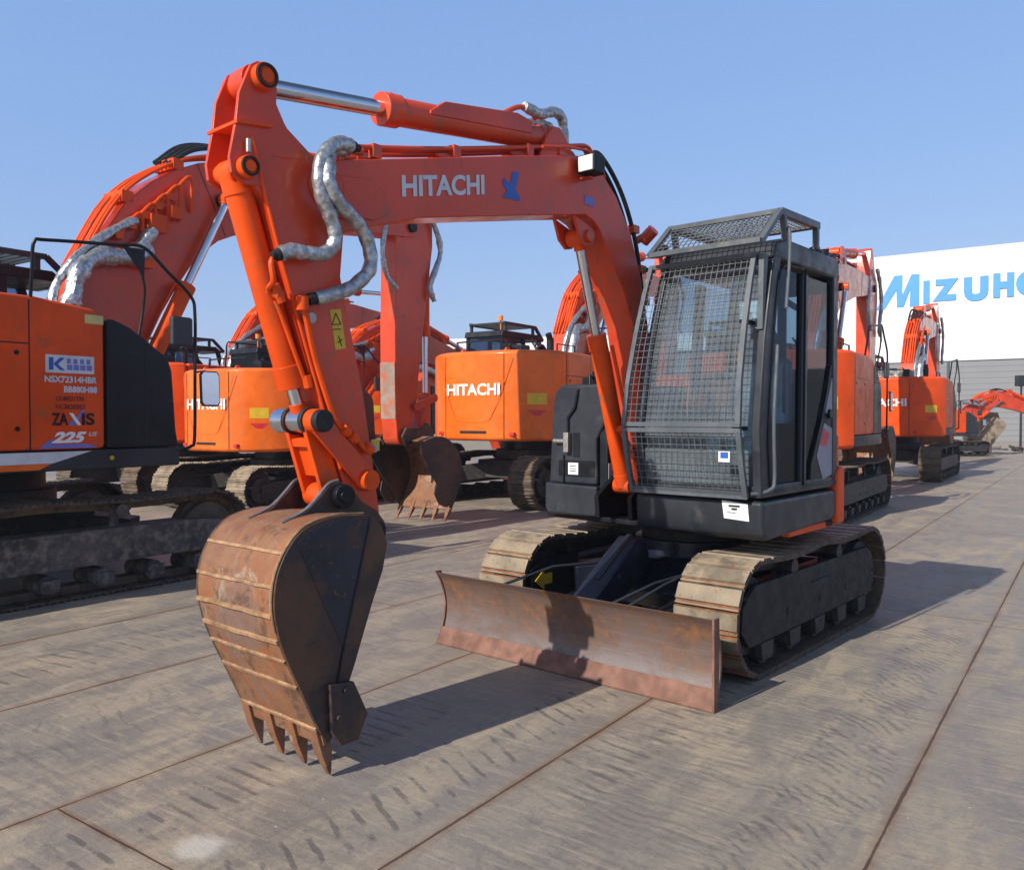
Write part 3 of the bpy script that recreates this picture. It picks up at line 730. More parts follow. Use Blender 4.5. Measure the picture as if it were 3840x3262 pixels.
    cap = MB(); cap.box((.70, -.66, 1.985), (.86, -.50, 2.05)); cap.cyl((.78, -.58, 2.04), (.78, -.58, 2.10), .03, 14); cap.tube([(.82, -.55, 2.04), (.95, -.52, 2.06), (.97, -.50, 1.98)], .014, 8); cap.build('filler_cap', 'black', tk, bev=.006)

    # --- boom
    Y0, Y1 = -.265, -.02
    top = [(3.80, 3.025), (3.61, 3.07), (3.07, 3.205), (2.42, 3.37), (1.80, 3.515), (1.64, 3.52), (1.50, 3.46), (1.32, 3.33), (1.12, 3.09), (.99, 2.80), (.91, 2.47), (.80, 2.0), (.62, 1.45), (.50, 1.20)]
    bot = [(.62, 1.08), (.74, 1.18), (.93, 1.75), (1.085, 2.41), (1.226, 2.66), (1.382, 2.856), (1.482, 3.0), (1.53, 3.06), (1.60, 3.105), (1.70, 3.13), (1.99, 3.075), (2.66, 2.945), (3.27, 2.825), (3.66, 2.70), (3.80, 2.73)]
    tip = arcpts((3.87, 2.874), .115, 300, 420, 8)
    b = MB(); b.prism(tip[:] + top + bot, Y0, Y1)
    bo = b.build('boom', 'orange_red', R, bev=.008, ang=40)
    wl = MB()   # weld seams / doubler plate near the tip
    wl.prism([(3.93, 2.93), (3.60, 2.96), (3.52, 2.90), (3.50, 2.80), (3.60, 2.75), (3.80, 2.76), (3.92, 2.80)], Y1 - .001, Y1 + .010); wl.build('tip_plate', 'orange_red', bo, bev=.004)
    pn = MB(); pn.cyl((3.87, Y0 - .03, 2.874), (3.87, Y1 + .035, 2.874), .062, 28); pn.cyl((3.87, Y1 + .035, 2.874), (3.87, Y1 + .05, 2.874), .035, 20)
    pn.ring((3.87, Y1 + .02, 2.874), (0, 1, 0), .078, .062, .03); pn.build('pivot_pin', 'orange_red', bo, bev=.003)
    tx = MB(); text_into(tx, 'HITACHI', (3.392, Y1 + .003, 2.915), (-.669, 0, .147), (.147 * .25, 0, 1), .118, .672, bold=.032)
    tx.build('lettering', 'whitedull', bo)
    em = MB(); em.prism([(2.575, 3.075), (2.53, 3.12), (2.57, 3.165), (2.555, 3.20), (2.50, 3.17), (2.475, 3.255), (2.415, 3.262), (2.44, 3.18), (2.45, 3.15), (2.40, 3.10), (2.415, 3.085)], Y1 + .001, Y1 + .004); em.build('blue_emblem', 'blue', bo)
    label_plate(bo, 'small_label', (1.60, Y1 + .001, 3.20), (1.715, Y1 + .004, 3.262), 'violet')
    # pipes along the top
    pp = MB()
    for (y, dz) in ((-.05, .055), (-.09, .05), (-.20, .05), (-.235, .055)):
        pp.tube(smooth_path([(3.72, y, 3.075 + dz - .01), (3.60, y, 3.085 + dz), (3.07, y, 3.205 + dz), (2.42, y, 3.37 + dz), (1.83, y, 3.525 + dz), (1.66, y, 3.575 + dz * .8), (1.58, y, 3.53 + dz), (1.40, y - .02, 3.46)], 5), .014, 8)
    for x, z in ((3.55, 3.12), (2.95, 3.26), (2.28, 3.43), (1.95, 3.51)): pp.box((x - .03, -.26, z - .03), (x + .03, -.03, z + .045))
    pp.build('boom_pipes', 'orange_red', bo, bev=.003)
    for (x, z) in ((3.77, 3.045), (3.72, 3.09)):
        for y in (-.05, -.22): each('pipe_fitting', 'orange_red', bo, [lambda g: g.cyl((x, y, z), (x - .08, y, z + .018), .022, 8)])
    # black hoses over the bend and down the back
    bh = MB()
    for k, y in enumerate((-.22, -.17, -.12, -.07)):
        o = .012 * k
        bh.tube(smooth_path([(1.62, y, 3.55), (1.50, y, 3.58 + o), (1.36, y, 3.52 + o), (1.20, y, 3.38 + o), (1.07, y, 3.20 + o), (.97, y, 2.98 + o), (.90, y, 2.75), (.84, y, 2.45), (.70, y, 2.0)], 5), .017, 8)
    bh.build('boom_hoses', 'rubber', bo)
    for (x, z) in ((1.03, 3.15), (.93, 2.86), (.88, 2.62), (.83, 2.35)): each('hose_clamp', 'orange_red', bo, [lambda g: g.box((x - .06, -.25, z - .03), (x + .02, -.04, z + .03))], bev=.004)
    cl = MB(); cl.cyl((.80, -.12, 3.10), (.80, -.02, 3.18), .05, 16); cl.cyl((.86, -.14, 3.10), (.78, -.06, 3.16), .03, 12); cl.build('return_filter', 'orange_red', bo, bev=.004)
    for (a, b) in (((4.17, .022, 2.49), (4.205, .018, 2.478)), ((3.97, .024, 2.305), (4.03, .018, 2.29)), ((3.80, .03, 3.083), (3.75, .03, 3.085)), ((3.82, .01, 3.065), (3.77, .0, 3.075))): each('hose_coupling', 'rubber', R, [lambda g: g.cyl(a, b, .030, 14).cyl(b, Vector(b) + (Vector(b) - Vector(a)) * .6, .020, 12)], bev=.003)
    # work light
    wk = MB(); wk.box((1.70, .005, 3.37), (1.83, .15, 3.50)); k = wk.build('work_light', 'black', R, bev=.015)
    ln = MB(); ln.box((1.828, .018, 3.383), (1.842, .137, 3.487)); ln.build('lens', 'lamp', k, bev=.006)
    br = MB(); br.obox((1.76, -.02, 3.36), (1.76, .08, 3.355), .05, .012); br.tube([(2.2, .0, 3.475), (1.95, .0, 3.535), (1.72, .01, 3.56), (1.63, .02, 3.52), (1.60, .02, 3.43)], .010, 8); br.build('light_bracket', 'orange_red', k)
    # boom cylinder and its brackets
    cylinder_part(R, (1.02, 1.20), (1.62, 3.00), .62, .062, .036, -.143, 'orange')
    bk = MB()
    for y in (-.24, -.065): bk.prism([(1.78, 3.12), (1.72, 2.98), (1.64, 2.925), (1.57, 2.94), (1.52, 3.05)], y - .012, y + .012)
    bk.cyl((1.62, -.27, 3.0), (1.62, -.03, 3.0), .045, 18); bk.build('cylinder_bracket', 'orange_red', R, bev=.004)
    cp = MB()
    cp.tube(smooth_path([(1.32, -.055, 2.25), (1.16, -.04, 1.75), (1.24, -.02, 1.60), (1.13, .0, 1.50), (1.09, .0, 1.40), (.98, .02, 1.10)], 5), .014, 8)
    for q in ((1.24, -.02, 1.62), (1.13, .0, 1.48), (1.10, .0, 1.43)): cp.cyl(Vector(q) - Vector((.03, 0, .02)), Vector(q) + Vector((.03, 0, .02)), .028, 10)
    cp.build('cylinder_pipe', 'orange', R)
    # --- arm
    A0, A1 = -.25, -.035
    body = [(4.36, 2.86), (4.22, 2.74), (4.143, 2.483), (4.011, 2.089), (3.925, 1.831), (3.80, 1.46), (3.73, 1.22), (3.70, 1.10)] + arcpts((3.62, 1.13), .085, 0, -180, 6) + [(3.55, 1.25), (3.65, 1.84), (3.795, 2.436), (3.77, 2.70), (3.745, 2.85), (3.80, 2.98), (3.93, 2.985), (4.10, 3.10), (4.20, 3.06)]
    m = MB(); m.prism(body, A0, A1); am = m.build('arm', 'orange_red', R, bev=.008, ang=40)
    pl = [(4.36, 3.20), (4.378, 3.06), (4.41, 2.90), (4.40, 2.83), (4.33, 2.79), (4.24, 2.80), (4.19, 2.95), (4.0, 2.972), (4.12, 3.12), (4.165, 3.20), (4.16, 3.27)] + arcpts((4.24, 3.30), .075, 190, 10, 6)[::1]
    for (ya, yb) in ((A0 - .004, A0 + .018), (A1 - .018, A1 + .004)):
        q = MB(); q.prism(pl, ya, yb); q.build('side_lug', 'orange_red', am, bev=.003)
    xx = MB(); xx.obox((4.385, (A0 + A1) / 2, 3.06), (4.20, (A0 + A1) / 2, 3.085), A1 - A0 + .05, .014); xx.obox((4.19, A1 + .001, 3.09), (4.38, A1 + .001, 3.062), .02, .012)
    # raised edge bead of the front plate
    for y in (A0 - .004, A1 + .004): xx.tube([(4.30, y, 3.02), (4.222, y, 2.74), (4.145, y, 2.483), (4.013, y, 2.089), (3.927, y, 1.831), (3.80, y, 1.46)], .009, 8)
    xx.build('arm_edge_bead', 'orange', am)
    for (x, z, r) in ((4.24, 3.30, .062), (4.33, 2.865, .05)):
        ps = MB()
        ps.cyl((x, A0 - .045, z), (x, A1 + .045, z), r, 24)
        ps.cyl((x, A1 + .045, z), (x, A1 + .052, z), r * .55, 20)
        ps.build('arm_pin', 'orange', am, bev=.004)
    each('pin_collar', 'rubber', am, [lambda g: g.ring((4.24, A1 + .050, 3.30), (0, 1, 0), .055, .043, .010), lambda g: g.ring((4.33, A1 + .050, 2.865), (0, 1, 0), .045, .034, .010)])
    each('grease_nipple', 'steel', am, [lambda g: g.cyl((4.33, A1 + .03, 2.93), (4.33, A1 + .03, 2.99), .012, 8)])
    cylinder_part(R, (2.00, 3.60), (4.24, 3.30), .635, .078, .044, -.143, 'orange_red', eye=.06, pipes=False)
    ac = MB()
    ac.prism([(3.14, 3.46), (3.02, 3.545), (2.38, 3.655), (2.24, 3.64), (2.24, 3.56), (3.14, 3.44)], -.115, -.055)
    for x, z in ((3.40, 3.455), (3.33, 3.46)): ac.cyl((x, -.12, z), (x, -.09, z + .035), .016, 10)
    ac.tube(smooth_path([(2.50, -.09, 3.62), (2.36, -.08, 3.70), (2.24, -.08, 3.72), (2.16, -.09, 3.68)], 5), .018, 8)
    ac.build('cylinder_pipe_cover', 'orange_red', R, bev=.006)
    ab = MB()
    for y in (-.235, -.055): ab.prism([(2.18, 3.42), (1.80, 3.50), (1.90, 3.62), (1.96, 3.665), (2.03, 3.66), (2.10, 3.58)], y - .012, y + .012)
    ab.build('cylinder_mount', 'orange_red', R, bev=.004)
    fb = MB(); foil_tube(fb, [(2.30, -.07, 3.72), (2.14, -.07, 3.715), (1.98, -.08, 3.775), (1.87, -.10, 3.765), (1.83, -.11, 3.66), (1.81, -.12, 3.56)], .034, 14, .12, 4.0)
    foil_tube(fb, [(2.22, -.16, 3.66), (2.05, -.16, 3.70), (1.92, -.17, 3.71), (1.86, -.17, 3.60)], .026, 12, .2, 9.0)
    fb.build('wrapped_cylinder_hose', 'foil', R)
    # bucket cylinder + linkage
    K = (3.955, 1.705); E_ = (3.83, 1.325); I_ = (3.645, 1.395)
    cylinder_part(R, (4.325, 2.862), K, .845, .066, .034, -.143, 'orange', pipes=False, eye=.06)
    bp = MB()
    bp.tube(smooth_path([(4.20, .005, 2.48), (4.225, .01, 2.44), (4.215, .012, 2.36), (4.20, -.05, 2.33), (4.155, -.07, 2.30)], 4), .014, 8)
    bp.tube(smooth_path([(4.155, -.065, 2.28), (4.12, -.06, 2.20), (4.00, -.06, 1.92), (3.97, -.07, 1.86)], 4), .012, 8)
    bp.cyl((4.17, -.09, 2.33), (4.15, -.02, 2.30), .026, 10); bp.cyl((4.18, -.03, 2.35), (4.14, -.03, 2.27), .022, 10); bp.cyl((3.985, -.06, 1.93), (3.97, -.06, 1.87), .026, 10)
    bp.build('bucket_cylinder_pipe', 'orange', R)
    for (ya, yb) in ((-.285, -.262), (-.024, -.001)):
        l = MB(); n = []
        d = Vector((I_[0] - K[0], I_[1] - K[1])).normalized(); aa = math.degrees(math.atan2(d.y, d.x))
        l.prism(arcpts(K, .058, aa + 90, aa + 270, 8) + arcpts(I_, .058, aa - 90, aa + 90, 8), ya, yb); l.build('idler_link', 'orange_red', R, bev=.004)
    hl = MB()
    d = Vector((E_[0] - K[0], E_[1] - K[1])).normalized(); aa = math.degrees(math.atan2(d.y, d.x))
    for (ya, yb) in ((-.235, -.205), (-.08, -.05)):
        hl.prism(arcpts(K, .055, aa + 90, aa + 270, 8) + arcpts(E_, .058, aa - 90, aa + 90, 8), ya, yb)
    hl.obox((3.915, -.143, 1.585), (3.865, -.143, 1.43), .16, .05); hl.obox((3.94, -.143, 1.62), (3.93, -.143, 1.58), .16, .07)
    hl.build('bucket_link', 'orange', R, bev=.004)
    cb = MB(); cb.cyl((K[0], -.34, K[1]), (K[0], -.235, K[1]), .062, 24); cb.cyl((K[0], -.195, K[1]), (K[0], -.09, K[1]), .062, 24); cb.build('link_bosses', 'chrome', R, bev=.005)
    co = MB(); co.cyl((K[0], -.225, K[1]), (K[0], -.20, K[1]), .072, 24); co.cyl((K[0], -.085, K[1]), (K[0], -.055, K[1]), .070, 24); co.cyl((K[0], .0, K[1]), (K[0], .05, K[1]), .056, 24); co.build('rubber_seals', 'rubber', R, bev=.004)
    each('link_pin', 'orange', R, [lambda g: g.cyl((K[0], -.055, K[1]), (K[0], .012, K[1]), .060, 24), lambda g: g.cyl((I_[0], -.30, I_[1]), (I_[0], .03, I_[1]), .055, 24), lambda g: g.cyl((E_[0], -.235, E_[1]), (E_[0], -.05, E_[1]), .062, 24)], bev=.005)
    # arm furniture: hose pipes, warning sticker, grease block
    ap = MB()
    ap.tube(smooth_path([(4.03, .02, 2.30), (4.055, .02, 2.26), (4.03, .01, 2.20), (3.96, -.015, 2.0), (3.86, -.015, 1.74), (3.80, -.02, 1.66)], 5), .017, 8)
    ap.tube(smooth_path([(3.80, -.02, 1.68), (3.73, -.01, 1.62), (3.70, -.01, 1.60), (3.66, -.01, 1.56)], 4), .014, 8)
    for (x, z) in ((4.055, 2.275), (3.79, 1.655), (3.74, 1.62), (3.64, 1.56)): ap.cyl((x - .02, -.005, z - .01), (x + .02, .0, z + .01), .027, 10)
    ap.cyl((4.06, .02, 2.30), (4.06, .02, 2.235), .03, 12)
    ap.build('arm_pipe', 'orange', R)
    each('grease_fitting', 'steel', R, [lambda g: g.cyl((4.0, -.035, 2.205), (4.0, .012, 2.205), .026, 12), lambda g: g.cyl((3.60, -.035, 1.56), (3.60, .0, 1.56), .022, 12)])
    label_plate(R, 'yellow_cap', (3.545, -.033, 1.545), (3.60, -.029, 1.605), 'yellow')
    ws = MB(); ws.prism([(3.862, 2.262), (3.795, 2.272), (3.762, 2.075), (3.828, 2.062)], A1 + .001, A1 + .003); w = ws.build('warning_sticker', 'yellow', R)
    wp = MB(); t0 = (3.828, 2.205)
    for a, b_ in (((3.848, 2.190), (3.826, 2.248)), ((3.826, 2.248), (3.795, 2.195)), ((3.795, 2.195), (3.848, 2.188)), ((3.842, 2.165), (3.795, 2.170)), ((3.81, 2.135), (3.79, 2.085)), ((3.815, 2.10), (3.785, 2.12))):
        wp.obox((a[0], A1 + .0035, a[1]), (b_[0], A1 + .0035, b_[1]), .004, .004, (0, 1, 0))
    wp.build('pictogram', 'black', w)
    # silver wrapped hoses on the arm
    fa = MB(); foil_tube(fa, [(3.78, .03, 3.085), (3.86, .05, 3.075), (3.945, .07, 3.02), (4.0, .08, 2.92), (3.995, .08, 2.80), (3.93, .07, 2.70), (3.90, .06, 2.60), (3.945, .05, 2.525), (4.05, .04, 2.505), (4.12, .03, 2.51), (4.185, .02, 2.485)], .036, 16, .10, 1.0)
    fa.build('wrapped_arm_hose', 'foil', R)
    fa = MB(); foil_tube(fa, [(3.80, .0, 3.07), (3.90, .03, 3.03), (3.965, .10, 2.92), (3.96, .11, 2.82), (3.88, .10, 2.75), (3.76, .08, 2.68), (3.69, .07, 2.58), (3.695, .07, 2.47), (3.78, .05, 2.38), (3.88, .04, 2.335), (3.985, .02, 2.30)], .036, 16, .10, 2.0)
    fa.build('wrapped_arm_hose', 'foil', R)
    # --- bucket
    B = MB()
    prof = [(3.83, 1.245), (4.03, 1.25), (4.20, 1.20), (4.31, 1.06), (4.345, .90), (4.325, .76), (4.285, .64), (4.21, .48), (4.125, .30), (4.065, .185)]
    opening = [(4.04, .20), (3.985, .33), (3.90, .52), (3.79, .80), (3.72, .96), (3.69, 1.09), (3.73, 1.19), (3.79, 1.24)]
    ears = [(4.18, 1.20), (4.04, 1.265), (3.96, 1.33), (3.90, 1.385), (3.84, 1.40), (3.77, 1.37), (3.70, 1.29), (3.60, 1.235), (3.545, 1.17), (3.55, 1.08), (3.63, 1.04), (3.74, 1.08), (3.90, 1.20)]
    cutter = [(4.065, .47), (3.925, .455), (3.84, .28), (3.90, .165), (4.0, .165), (4.05, .24)]
    make_bucket(R, prof, -.46, .18, (4.065, .20), (-.18, -.70), ('rust', 'bucketside', 'rust', 'weld'), 4,
                ribs=[(.30, .018, .010), (.40, .02, .012), (.495, .02, .014), (.60, .02, .012), (.685, .016, .010), (.775, .018, .010), (.92, .018, .010)],
                opening=opening, ears=(ears, ((-.30, -.275), (-.012, .013))), cutter=cutter, tooth_len=.19)
    bkt = [o for o in COL.objects if o.parent == R and o.name.startswith('bucket') and o.name.split('.')[0] == 'bucket'][-1]
    bx = MB(); bx.cyl((E_[0], .013, E_[1]), (E_[0], .05, E_[1]), .062, 24); bx.cyl((E_[0], .05, E_[1]), (E_[0], .06, E_[1]), .035, 16); bx.cyl((E_[0], -.33, E_[1]), (E_[0], -.30, E_[1]), .062, 24); bx.cyl((3.62, -.33, 1.13), (3.62, .05, 1.13), .055, 24); bx.build('ear_bosses', 'black', bkt, bev=.006)
    sx = MB(); sx.prism([(4.225, 1.15), (4.16, 1.195), (4.05, 1.232), (3.82, 1.228), (3.80, 1.22), (3.945, .66), (3.96, .60)], .2015, .206); sx.build('side_doubler', 'bucketblue', bkt, bev=.002)
    for y in (-.2875, .0005): each('lit_worn_ear_edge', 'steel', bkt, [lambda g: g.tube(smooth_path([(4.17, y, 1.222), (4.04, y, 1.272), (3.96, y, 1.337), (3.90, y, 1.392), (3.84, y, 1.407)], 4), .0075, 6)])  # pale tubes: bright wear, with the ears' lit edge line put into colour
    each('shell_edge', 'weld', bkt, [lambda g: g.tube(smooth_path([(3.83, .185, 1.253), (4.03, .185, 1.258), (4.20, .185, 1.207), (4.316, .185, 1.063), (4.352, .185, .90), (4.332, .185, .76)], 4), .006, 6)])
    bd = MB(); bd.tube([(3.80, .205, 1.24), (3.96, .205, .66), (4.02, .205, .40), (4.05, .205, .25)], .006, 6); bd.build('weld_bead', 'black', bkt)

    # --- cab
    C0, C1 = .13, 1.08
    def fs(z):   # cab front profile
        pts = [(.95, 1.235), (1.2, 1.265), (1.65, 1.30), (2.2, 1.225), (2.6, 1.14), (2.90, 1.05)]
        for (za, a), (zb, b_) in zip(pts, pts[1:]):
            if z <= zb: return a + (b_ - a) * max(0, (z - za)) / (zb - za)
        return pts[-1][1]
    bs = MB(); bs.prism([(-.10, .96), (.0, .935), (1.16, .90), (1.225, .93), (1.25, 1.0), (1.262, 1.17), (-.10, 1.17)], C0 - .02, C1 + .005)
    bs.build('cab_base', 'charcoal', R, bev=.03)
    fp = MB(); fp.prism([(-.10, 1.17), (1.26, 1.17), (1.28, 1.24), (-.10, 1.24)], C0, C1 - .01)
    fr = MB()
    zs = [1.2, 1.45, 1.65, 1.9, 2.2, 2.45, 2.7, 2.86]
    for (ya, yb) in ((C1 - .06, C1), (C0, C0 + .06)):
        # A pillar following the curved front
        poly = [(fs(z), z) for z in zs] + [(fs(z) - .11, z) for z in zs[::-1]]; fr.prism(poly, ya, yb)
        fr.prism([(-.10, 1.2), (.0, 1.2), (.0, 2.86), (-.10, 2.86)], ya, yb)
        fr.prism([(.50, 1.2), (.60, 1.2), (.58, 2.75), (.48, 2.75)], ya + .003, yb - .003)
    fr.prism([(-.09, 1.19), (1.26, 1.19), (1.27, 1.27), (-.09, 1.27)], C0 + .003, C1 - .003)
    cab = fr.build('cab', 'charcoal', R, bev=.012)
    rf = MB(); rf.prism([(-.12, 2.78), (-.12, 2.90), (-.06, 2.945), (.9, 2.945), (1.07, 2.90), (1.12, 2.78)], C0 - .005, C1 + .005); rf.build('roof', 'charcoal', R, bev=.03)
    rp = MB(); rp.prism([(-.09, 1.24), (.42, 1.24), (.40, 1.38), (.22, 1.68), (.10, 1.92), (.03, 2.12), (-.09, 2.14)], C1 - .05, C1 - .008); rp.prism([(-.09, 1.24), (.50, 1.24), (.50, 1.90), (-.09, 1.90)], C0 + .01, C0 + .05)
    rp.box((-.09, C0 + .05, 1.24), (-.05, C1 - .05, 1.95)); rp.build('rear_side_panel', 'black', R, bev=.008)
    dc = MB(); dc.prism([(.09, 1.86), (.01, 2.02), (-.08, 2.02), (-.08, 1.72), (.14, 1.76)], C1 - .0075, C1 - .005); dc.prism([(.30, 1.44), (.16, 1.68), (-.08, 1.62), (-.08, 1.30), (.18, 1.26)], C1 - .0075, C1 - .005); dc.build('stripe_decal', 'lilac', R)
    dc = MB(); dc.prism([(.24, 1.52), (.17, 1.64), (.05, 1.60), (.12, 1.50)], C1 - .0045, C1 - .003); dc.build('red_decal', 'red', R)
    dc = MB(); dc.cyl((.06, C1 - .01, 1.75), (.06, C1 + .012, 1.75), .035, 16); dc.cyl((1.27, C1 - .03, 1.55), (1.285, C1 - .03, 1.55), .012, 8); dc.build('door_lock', 'black', R)
    gl = MB(); gz = zs
    # door glass, rear quarter glass, far side glass, front and back panes
    gl.prism([(1.16, 1.27), (.59, 1.27), (.57, 2.74), (1.02, 2.74), (1.12, 2.2), (1.18, 1.65)], C1 - .035, C1 - .029)
    gl.prism([(.49, 1.27), (.49, 2.74), (.0, 2.74), (.0, 2.14), (.05, 2.12), (.12, 1.92), (.24, 1.68), (.42, 1.38), (.44, 1.27)], C1 - .035, C1 - .029)
    gl.build('side_glass', 'tint', R)
    gl = MB(); gl.prism([(1.16, 1.27), (.59, 1.27), (.57, 2.74), (1.02, 2.74), (1.12, 2.2), (1.18, 1.65)], C0 + .029, C0 + .035); gl.prism([(.49, 1.9), (.49, 2.74), (.0, 2.74), (.0, 1.9)], C0 + .029, C0 + .035)
    gl.build('far_side_glass', 'glass', R)
    gl = MB(); P_ = [(fs(z) - .03, z) for z in gz] + [(fs(z) - .036, z) for z in gz[::-1]]; gl.prism(P_, C0 + .06, C1 - .06); gl.build('windscreen', 'dusty_sky', R)
    gl = MB(); gl.box((-.06, C0 + .05, 1.95), (-.054, C1 - .05, 2.72)); gl.build('rear_glass', 'glass', R)
    bars = MB(); bars.box((-.08, C0 + .05, 1.92), (-.02, C1 - .05, 2.0)); bars.box((-.08, C0 + .05, 2.68), (-.02, C1 - .05, 2.80)); bars.box((-.08, .62, 1.95), (-.03, .68, 2.72))
    bars.build('rear_window_frame', 'black', R, bev=.004); bars = MB(); bars.obox((.585, C1 - .045, 2.50), (1.09, C1 - .045, 2.58), .03, .035); bars.obox((.80, C1 - .05, 2.50), (.80, C1 - .05, 1.75), .02, .014, (1, 0, 0)); bars.build('window_bars', 'black', R, bev=.004)
    # door edge mouldings
    dm = MB(); dm.tube(smooth_path([(1.14, C1 + .004, 1.26), (1.165, C1 + .004, 1.45), (1.175, C1 + .004, 1.65), (1.11, C1 + .004, 2.2), (1.03, C1 + .004, 2.60), (.98, C1 + .004, 2.72), (.85, C1 + .004, 2.76), (.60, C1 + .004, 2.77)], 4), .008, 6)
    dm.tube([(.555, C1 + .002, 2.78), (.57, C1 + .002, 1.24)], .006, 6); dm.tube([(1.15, C1 + .004, 1.225), (-.08, C1 + .004, 1.225)], .007, 6); dm.build('door_seal', 'black', R)
    hr = MB(); hr.tube(smooth_path([(.93, C1 + .02, 3.0), (.96, C1 + .05, 2.97), (.98, C1 + .06, 2.80), (1.03, C1 + .06, 2.45)], 5), .012, 8)
    hr.tube(smooth_path([(1.13, C1 + .045, 2.2), (1.19, C1 + .05, 1.7), (1.175, C1 + .05, 1.32), (1.20, C1 + .035, 1.25), (1.25, C1 - .02, 1.225), (1.29, C1 - .06, 1.22)], 5), .012, 8); hr.build('handrail', 'grey', R)
    # interior
    st = MB(); st.box((.15, .38, 1.30), (.28, .84, 2.18)); st.box((.20, .46, 2.16), (.30, .76, 2.38)); st.box((.2, .36, 1.42), (.75, .86, 1.58)); s_ = st.build('seat', 'wrap', R, bev=.05)
    cn = MB(); cn.box((.2, .18, 1.27), (.85, .34, 1.72)); cn.box((.2, .88, 1.27), (.80, 1.00, 1.68)); cn.box((1.0, .35, 1.27), (1.12, .85, 1.40)); cn.box((.9, .16, 1.27), (1.15, .30, 1.95)); cn.build('console', 'plastic', R, bev=.02)
    lv = MB(); 
    for y in (.27, .93): lv.cyl((.82, y, 1.70), (.86, y, 1.88), .02, 10); lv.cyl((.86, y, 1.86), (.87, y, 1.95), .032, 12)
    for y in (.55, .68): lv.cyl((1.05, y, 1.38), (.98, y, 1.78), .012, 8)
    lv.build('levers', 'black', R)
    og = MB(); og.box((.98, .60, 1.80), (1.0, .72, 1.98)); og.box((.97, .40, 1.79), (.99, .52, 1.90)); og.build('interior_tag', 'orange_fresh', R, bev=.004)
    fl = MB(); fl.box((-.05, C0 + .02, 1.24), (1.22, C1 - .06, 1.27)); fl.build('cab_floor', 'plastic', R)
    pap = MB(); pap.box((.70, .90, 1.30), (.98, .91, 1.72)); pap.build('document_bag', 'whitedull', R, bev=.003)
    # front guards
    def gp(z):
        pts = [(1.18, 1.305), (1.40, 1.37), (1.655, 1.425), (1.95, 1.41), (2.3, 1.345), (2.6, 1.265), (2.82, 1.19)]
        for (za, a), (zb, b_) in zip(pts, pts[1:]):
            if z <= zb: return a + (b_ - a) * max(0, (z - za)) / (zb - za)
        return pts[-1][1]
    G0, G1 = .12, .99
    g0 = lambda z: G0 + .085 * max(0, (z - 1.65) / 1.15)
    for (za, zb) in ((1.20, 1.635), (1.675, 2.80)):
        w = MB(); zz = za
        n = round((G1 - G0) / .046)
        for i in range(1, n):
            q_ = i / n; k = 10
            w.tube([(gp(za + (zb - za) * j / k), g0(za + (zb - za) * j / k) * (1 - q_) + G1 * q_, za + (zb - za) * j / k) for j in range(k + 1)], .0028, 4, caps=False)
        n = round((zb - za) / .046)
        for i in range(1, n):
            z = za + (zb - za) * i / n; w.tube([(gp(z) + .004, g0(z), z), (gp(z) + .004, G1, z)], .0028, 4, caps=False)
        g = w.build('front_guard_mesh', 'wire', R)
        f = MB(); k = 12
        f.prism([(gp(za + (zb - za) * j / k) + .012, za + (zb - za) * j / k) for j in range(k + 1)] + [(gp(za + (zb - za) * j / k) - .020, za + (zb - za) * j / k) for j in range(k, -1, -1)], G1 - .018, G1 + .018)
        for j in range(k):
            z0_, z1_ = za + (zb - za) * j / k, za + (zb - za) * (j + 1) / k; f.obox((gp(z0_), g0(z0_), z0_ - .004), (gp(z1_), g0(z1_), z1_ + .004), .034, .032, (1, 0, 0))
        for z in (za, zb): f.box((gp(z) - .018, g0(z) - .016, z - .016), (gp(z) + .010, G1 + .016, z + .016))
        f.build('guard_frame', 'grey', g, bev=.003)
    for y in (G0 + .02, G1 - .02):
        for z in (1.22, 1.65, 2.35, 2.8): each('guard_mounts', 'black', R, [lambda g: g.box((fs(z) - .02, y - .02, z - .012), (gp(z), y + .02, z + .012))])
    pn = MB(); pn.obox((gp(1.24) + .006, .56, 1.235), (gp(1.21) + .005, .56, 1.21), .84, .006); pn.build('perforated_strip', 'grey', R)
    label_plate(R, 'blue_sticker', (gp(1.46) + .010, .84, 1.43), (gp(1.46) + .013, .92, 1.50), 'white')
    bl_ = MB(); bl_.box((gp(1.46) + .0135, .855, 1.455), (gp(1.46) + .015, .91, 1.495)); bl_.build('blue_mark', 'blue', R)
    pl_ = MB(); pl_.add([(1.262, .80, 1.165), (1.262, .985, 1.150), (1.258, .995, 1.035), (1.258, .815, 1.045)], [(0, 1, 2, 3)]); b0 = len(pl_.v); pl_.add([(1.266, .80, 1.165), (1.266, .985, 1.150), (1.262, .995, 1.035), (1.262, .815, 1.045)], [(3, 2, 1, 0)]); pl_.build('white_notice', 'white', R)
    nt_ = MB(); nt_.box((1.2665, .85, 1.125), (1.268, .93, 1.138)); nt_.box((1.2665, .87, 1.105), (1.268, .91, 1.118)); nt_.box((1.2655, .84, 1.085), (1.267, .90, 1.089)); nt_.build('notice_print', 'charcoal', R)
    # roof guard
    tg = MB(); A_ = (1.31, 2.865); B_ = (1.03, 3.10); D_ = (.36, 3.115); ya, yb = .26, 1.09
    for y in (ya, yb):
        tg.obox((A_[0], y, A_[1]), (B_[0], y, B_[1]), .045, .035); tg.obox((B_[0], y, B_[1]), (D_[0], y, D_[1]), .045, .05)
        tg.obox((D_[0] + .03, y, D_[1]), (D_[0] + .03, y, 2.94), .04, .04, (1, 0, 0)); tg.obox((B_[0] - .05, y, B_[1]), (B_[0] - .10, y, 2.92), .04, .04, (1, 0, 0))
    for (x, z) in (A_, B_, D_): tg.obox((x, ya, z), (x, yb, z), .045, .035)
    t = tg.build('roof_guard', 'grey', R, bev=.004)
    wm = MB(); n = 21
